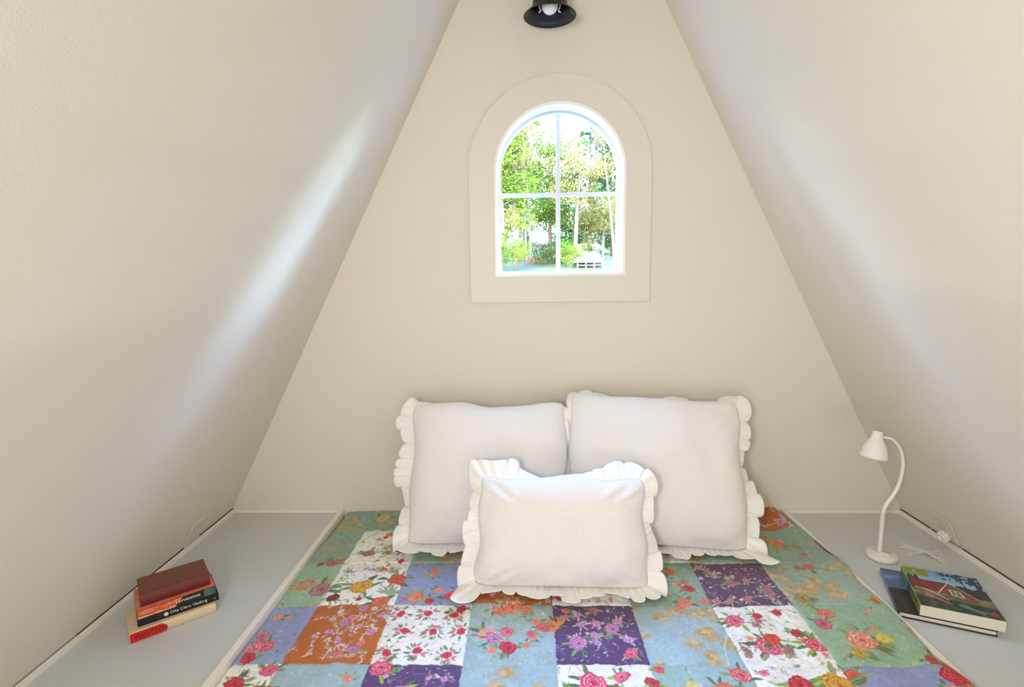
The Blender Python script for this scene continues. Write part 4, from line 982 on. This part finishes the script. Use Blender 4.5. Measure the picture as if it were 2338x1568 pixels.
house('house', 'small white gabled house with grey roof seen through the left lower pane', 1230, 36, 1.3, 4, pz2(575, 36), 1.15, .42, 0)
house('shed', 'tiny white gabled shed beside the drive in the right lower pane', 1323, 44, .9, 3, pz2(566, 44), .65, .32, 0)
# fence
fe = empty('rail_fence', (px2(1345, 15), 15, gz(px2(1345, 15), 15))); tag(fe, 'weathered wooden rail fence at the foot of the drive', 'fence')
for i, dx in enumerate((-.38, -.12, .14, .40)):
    boxobj('post', (dx-.022, dx+.022, -.02, .02, -.12, .30), M_wood, fe)
for zz in (.06, .16, .26): boxobj('rail', (-.42, .44, -.045, -.02, zz, zz+.032), M_wood, fe)

# ------------------------------------------------------------------ light
w = bpy.data.worlds.new('sky'); SC.world = w; w.use_nodes = True; nt = w.node_tree
bg = nt.nodes['Background']
sky = nt.nodes.new('ShaderNodeTexSky'); sky.sky_type = 'NISHITA'; sky.sun_disc = False; sky.sun_elevation = math.radians(48); sky.sun_rotation = math.radians(200)
sky.air_density = 1.2; sky.dust_density = 1.6; sky.ozone_density = 2.5
tint = nt.nodes.new('ShaderNodeVectorMath'); tint.operation = 'MULTIPLY'; tint.inputs[1].default_value = (.90, .97, 1.12)
nt.links.new(sky.outputs[0], tint.inputs[0]); nt.links.new(tint.outputs[0], bg.inputs['Color']); bg.inputs['Strength'].default_value = 22.0
su = bpy.data.lights.new('sun', 'SUN'); so_ = bpy.data.objects.new('sun', su); C.objects.link(so_); su.energy = 12; su.angle = .01; su.color = (1, .95, .84)
so_.rotation_euler = Vector((.45, .55, -.75)).to_track_quat('-Z', 'Y').to_euler()
po = bpy.data.lights.new('window_portal', 'AREA'); pob = bpy.data.objects.new('window_portal', po); C.objects.link(pob)
po.shape = 'RECTANGLE'; po.size = .48; po.size_y = .62; pob.location = (0, .152, 1.17); pob.rotation_euler = (-PI/2, 0, 0); po.cycles.is_portal = True
def area(name, loc, aim, sx, sy, e, col):
    l = bpy.data.lights.new(name, 'AREA'); o = bpy.data.objects.new(name, l); C.objects.link(o); l.shape = 'RECTANGLE'; l.size = sx; l.size_y = sy; l.energy = e; l.color = col
    o.location = loc; o.rotation_euler = (Vector(aim)-Vector(loc)).to_track_quat('-Z', 'Y').to_euler(); return o
area('rear_window_light', (0, -3.3, .10), (0, 0, .62), 1.6, 1.1, 12.5, (1, .97, .925))  # unseen soft fill added behind the camera; the rear wall has no opening
area('ceiling_lamp_light', (-.52, -2.35, 1.0), (.5, -1.1, 1.1), .18, .5, 13, (1, .94, .885))  # unseen fill added to brighten the right slope; no fixture hangs here
SC.view_settings.view_transform = 'Standard'; SC.view_settings.look = 'None'; SC.view_settings.gamma = 1; SC.view_settings.use_curve_mapping = False
SC.view_settings.exposure = .40
SC.cycles.max_bounces = 12; SC.cycles.diffuse_bounces = 6; SC.cycles.transparent_max_bounces = 16
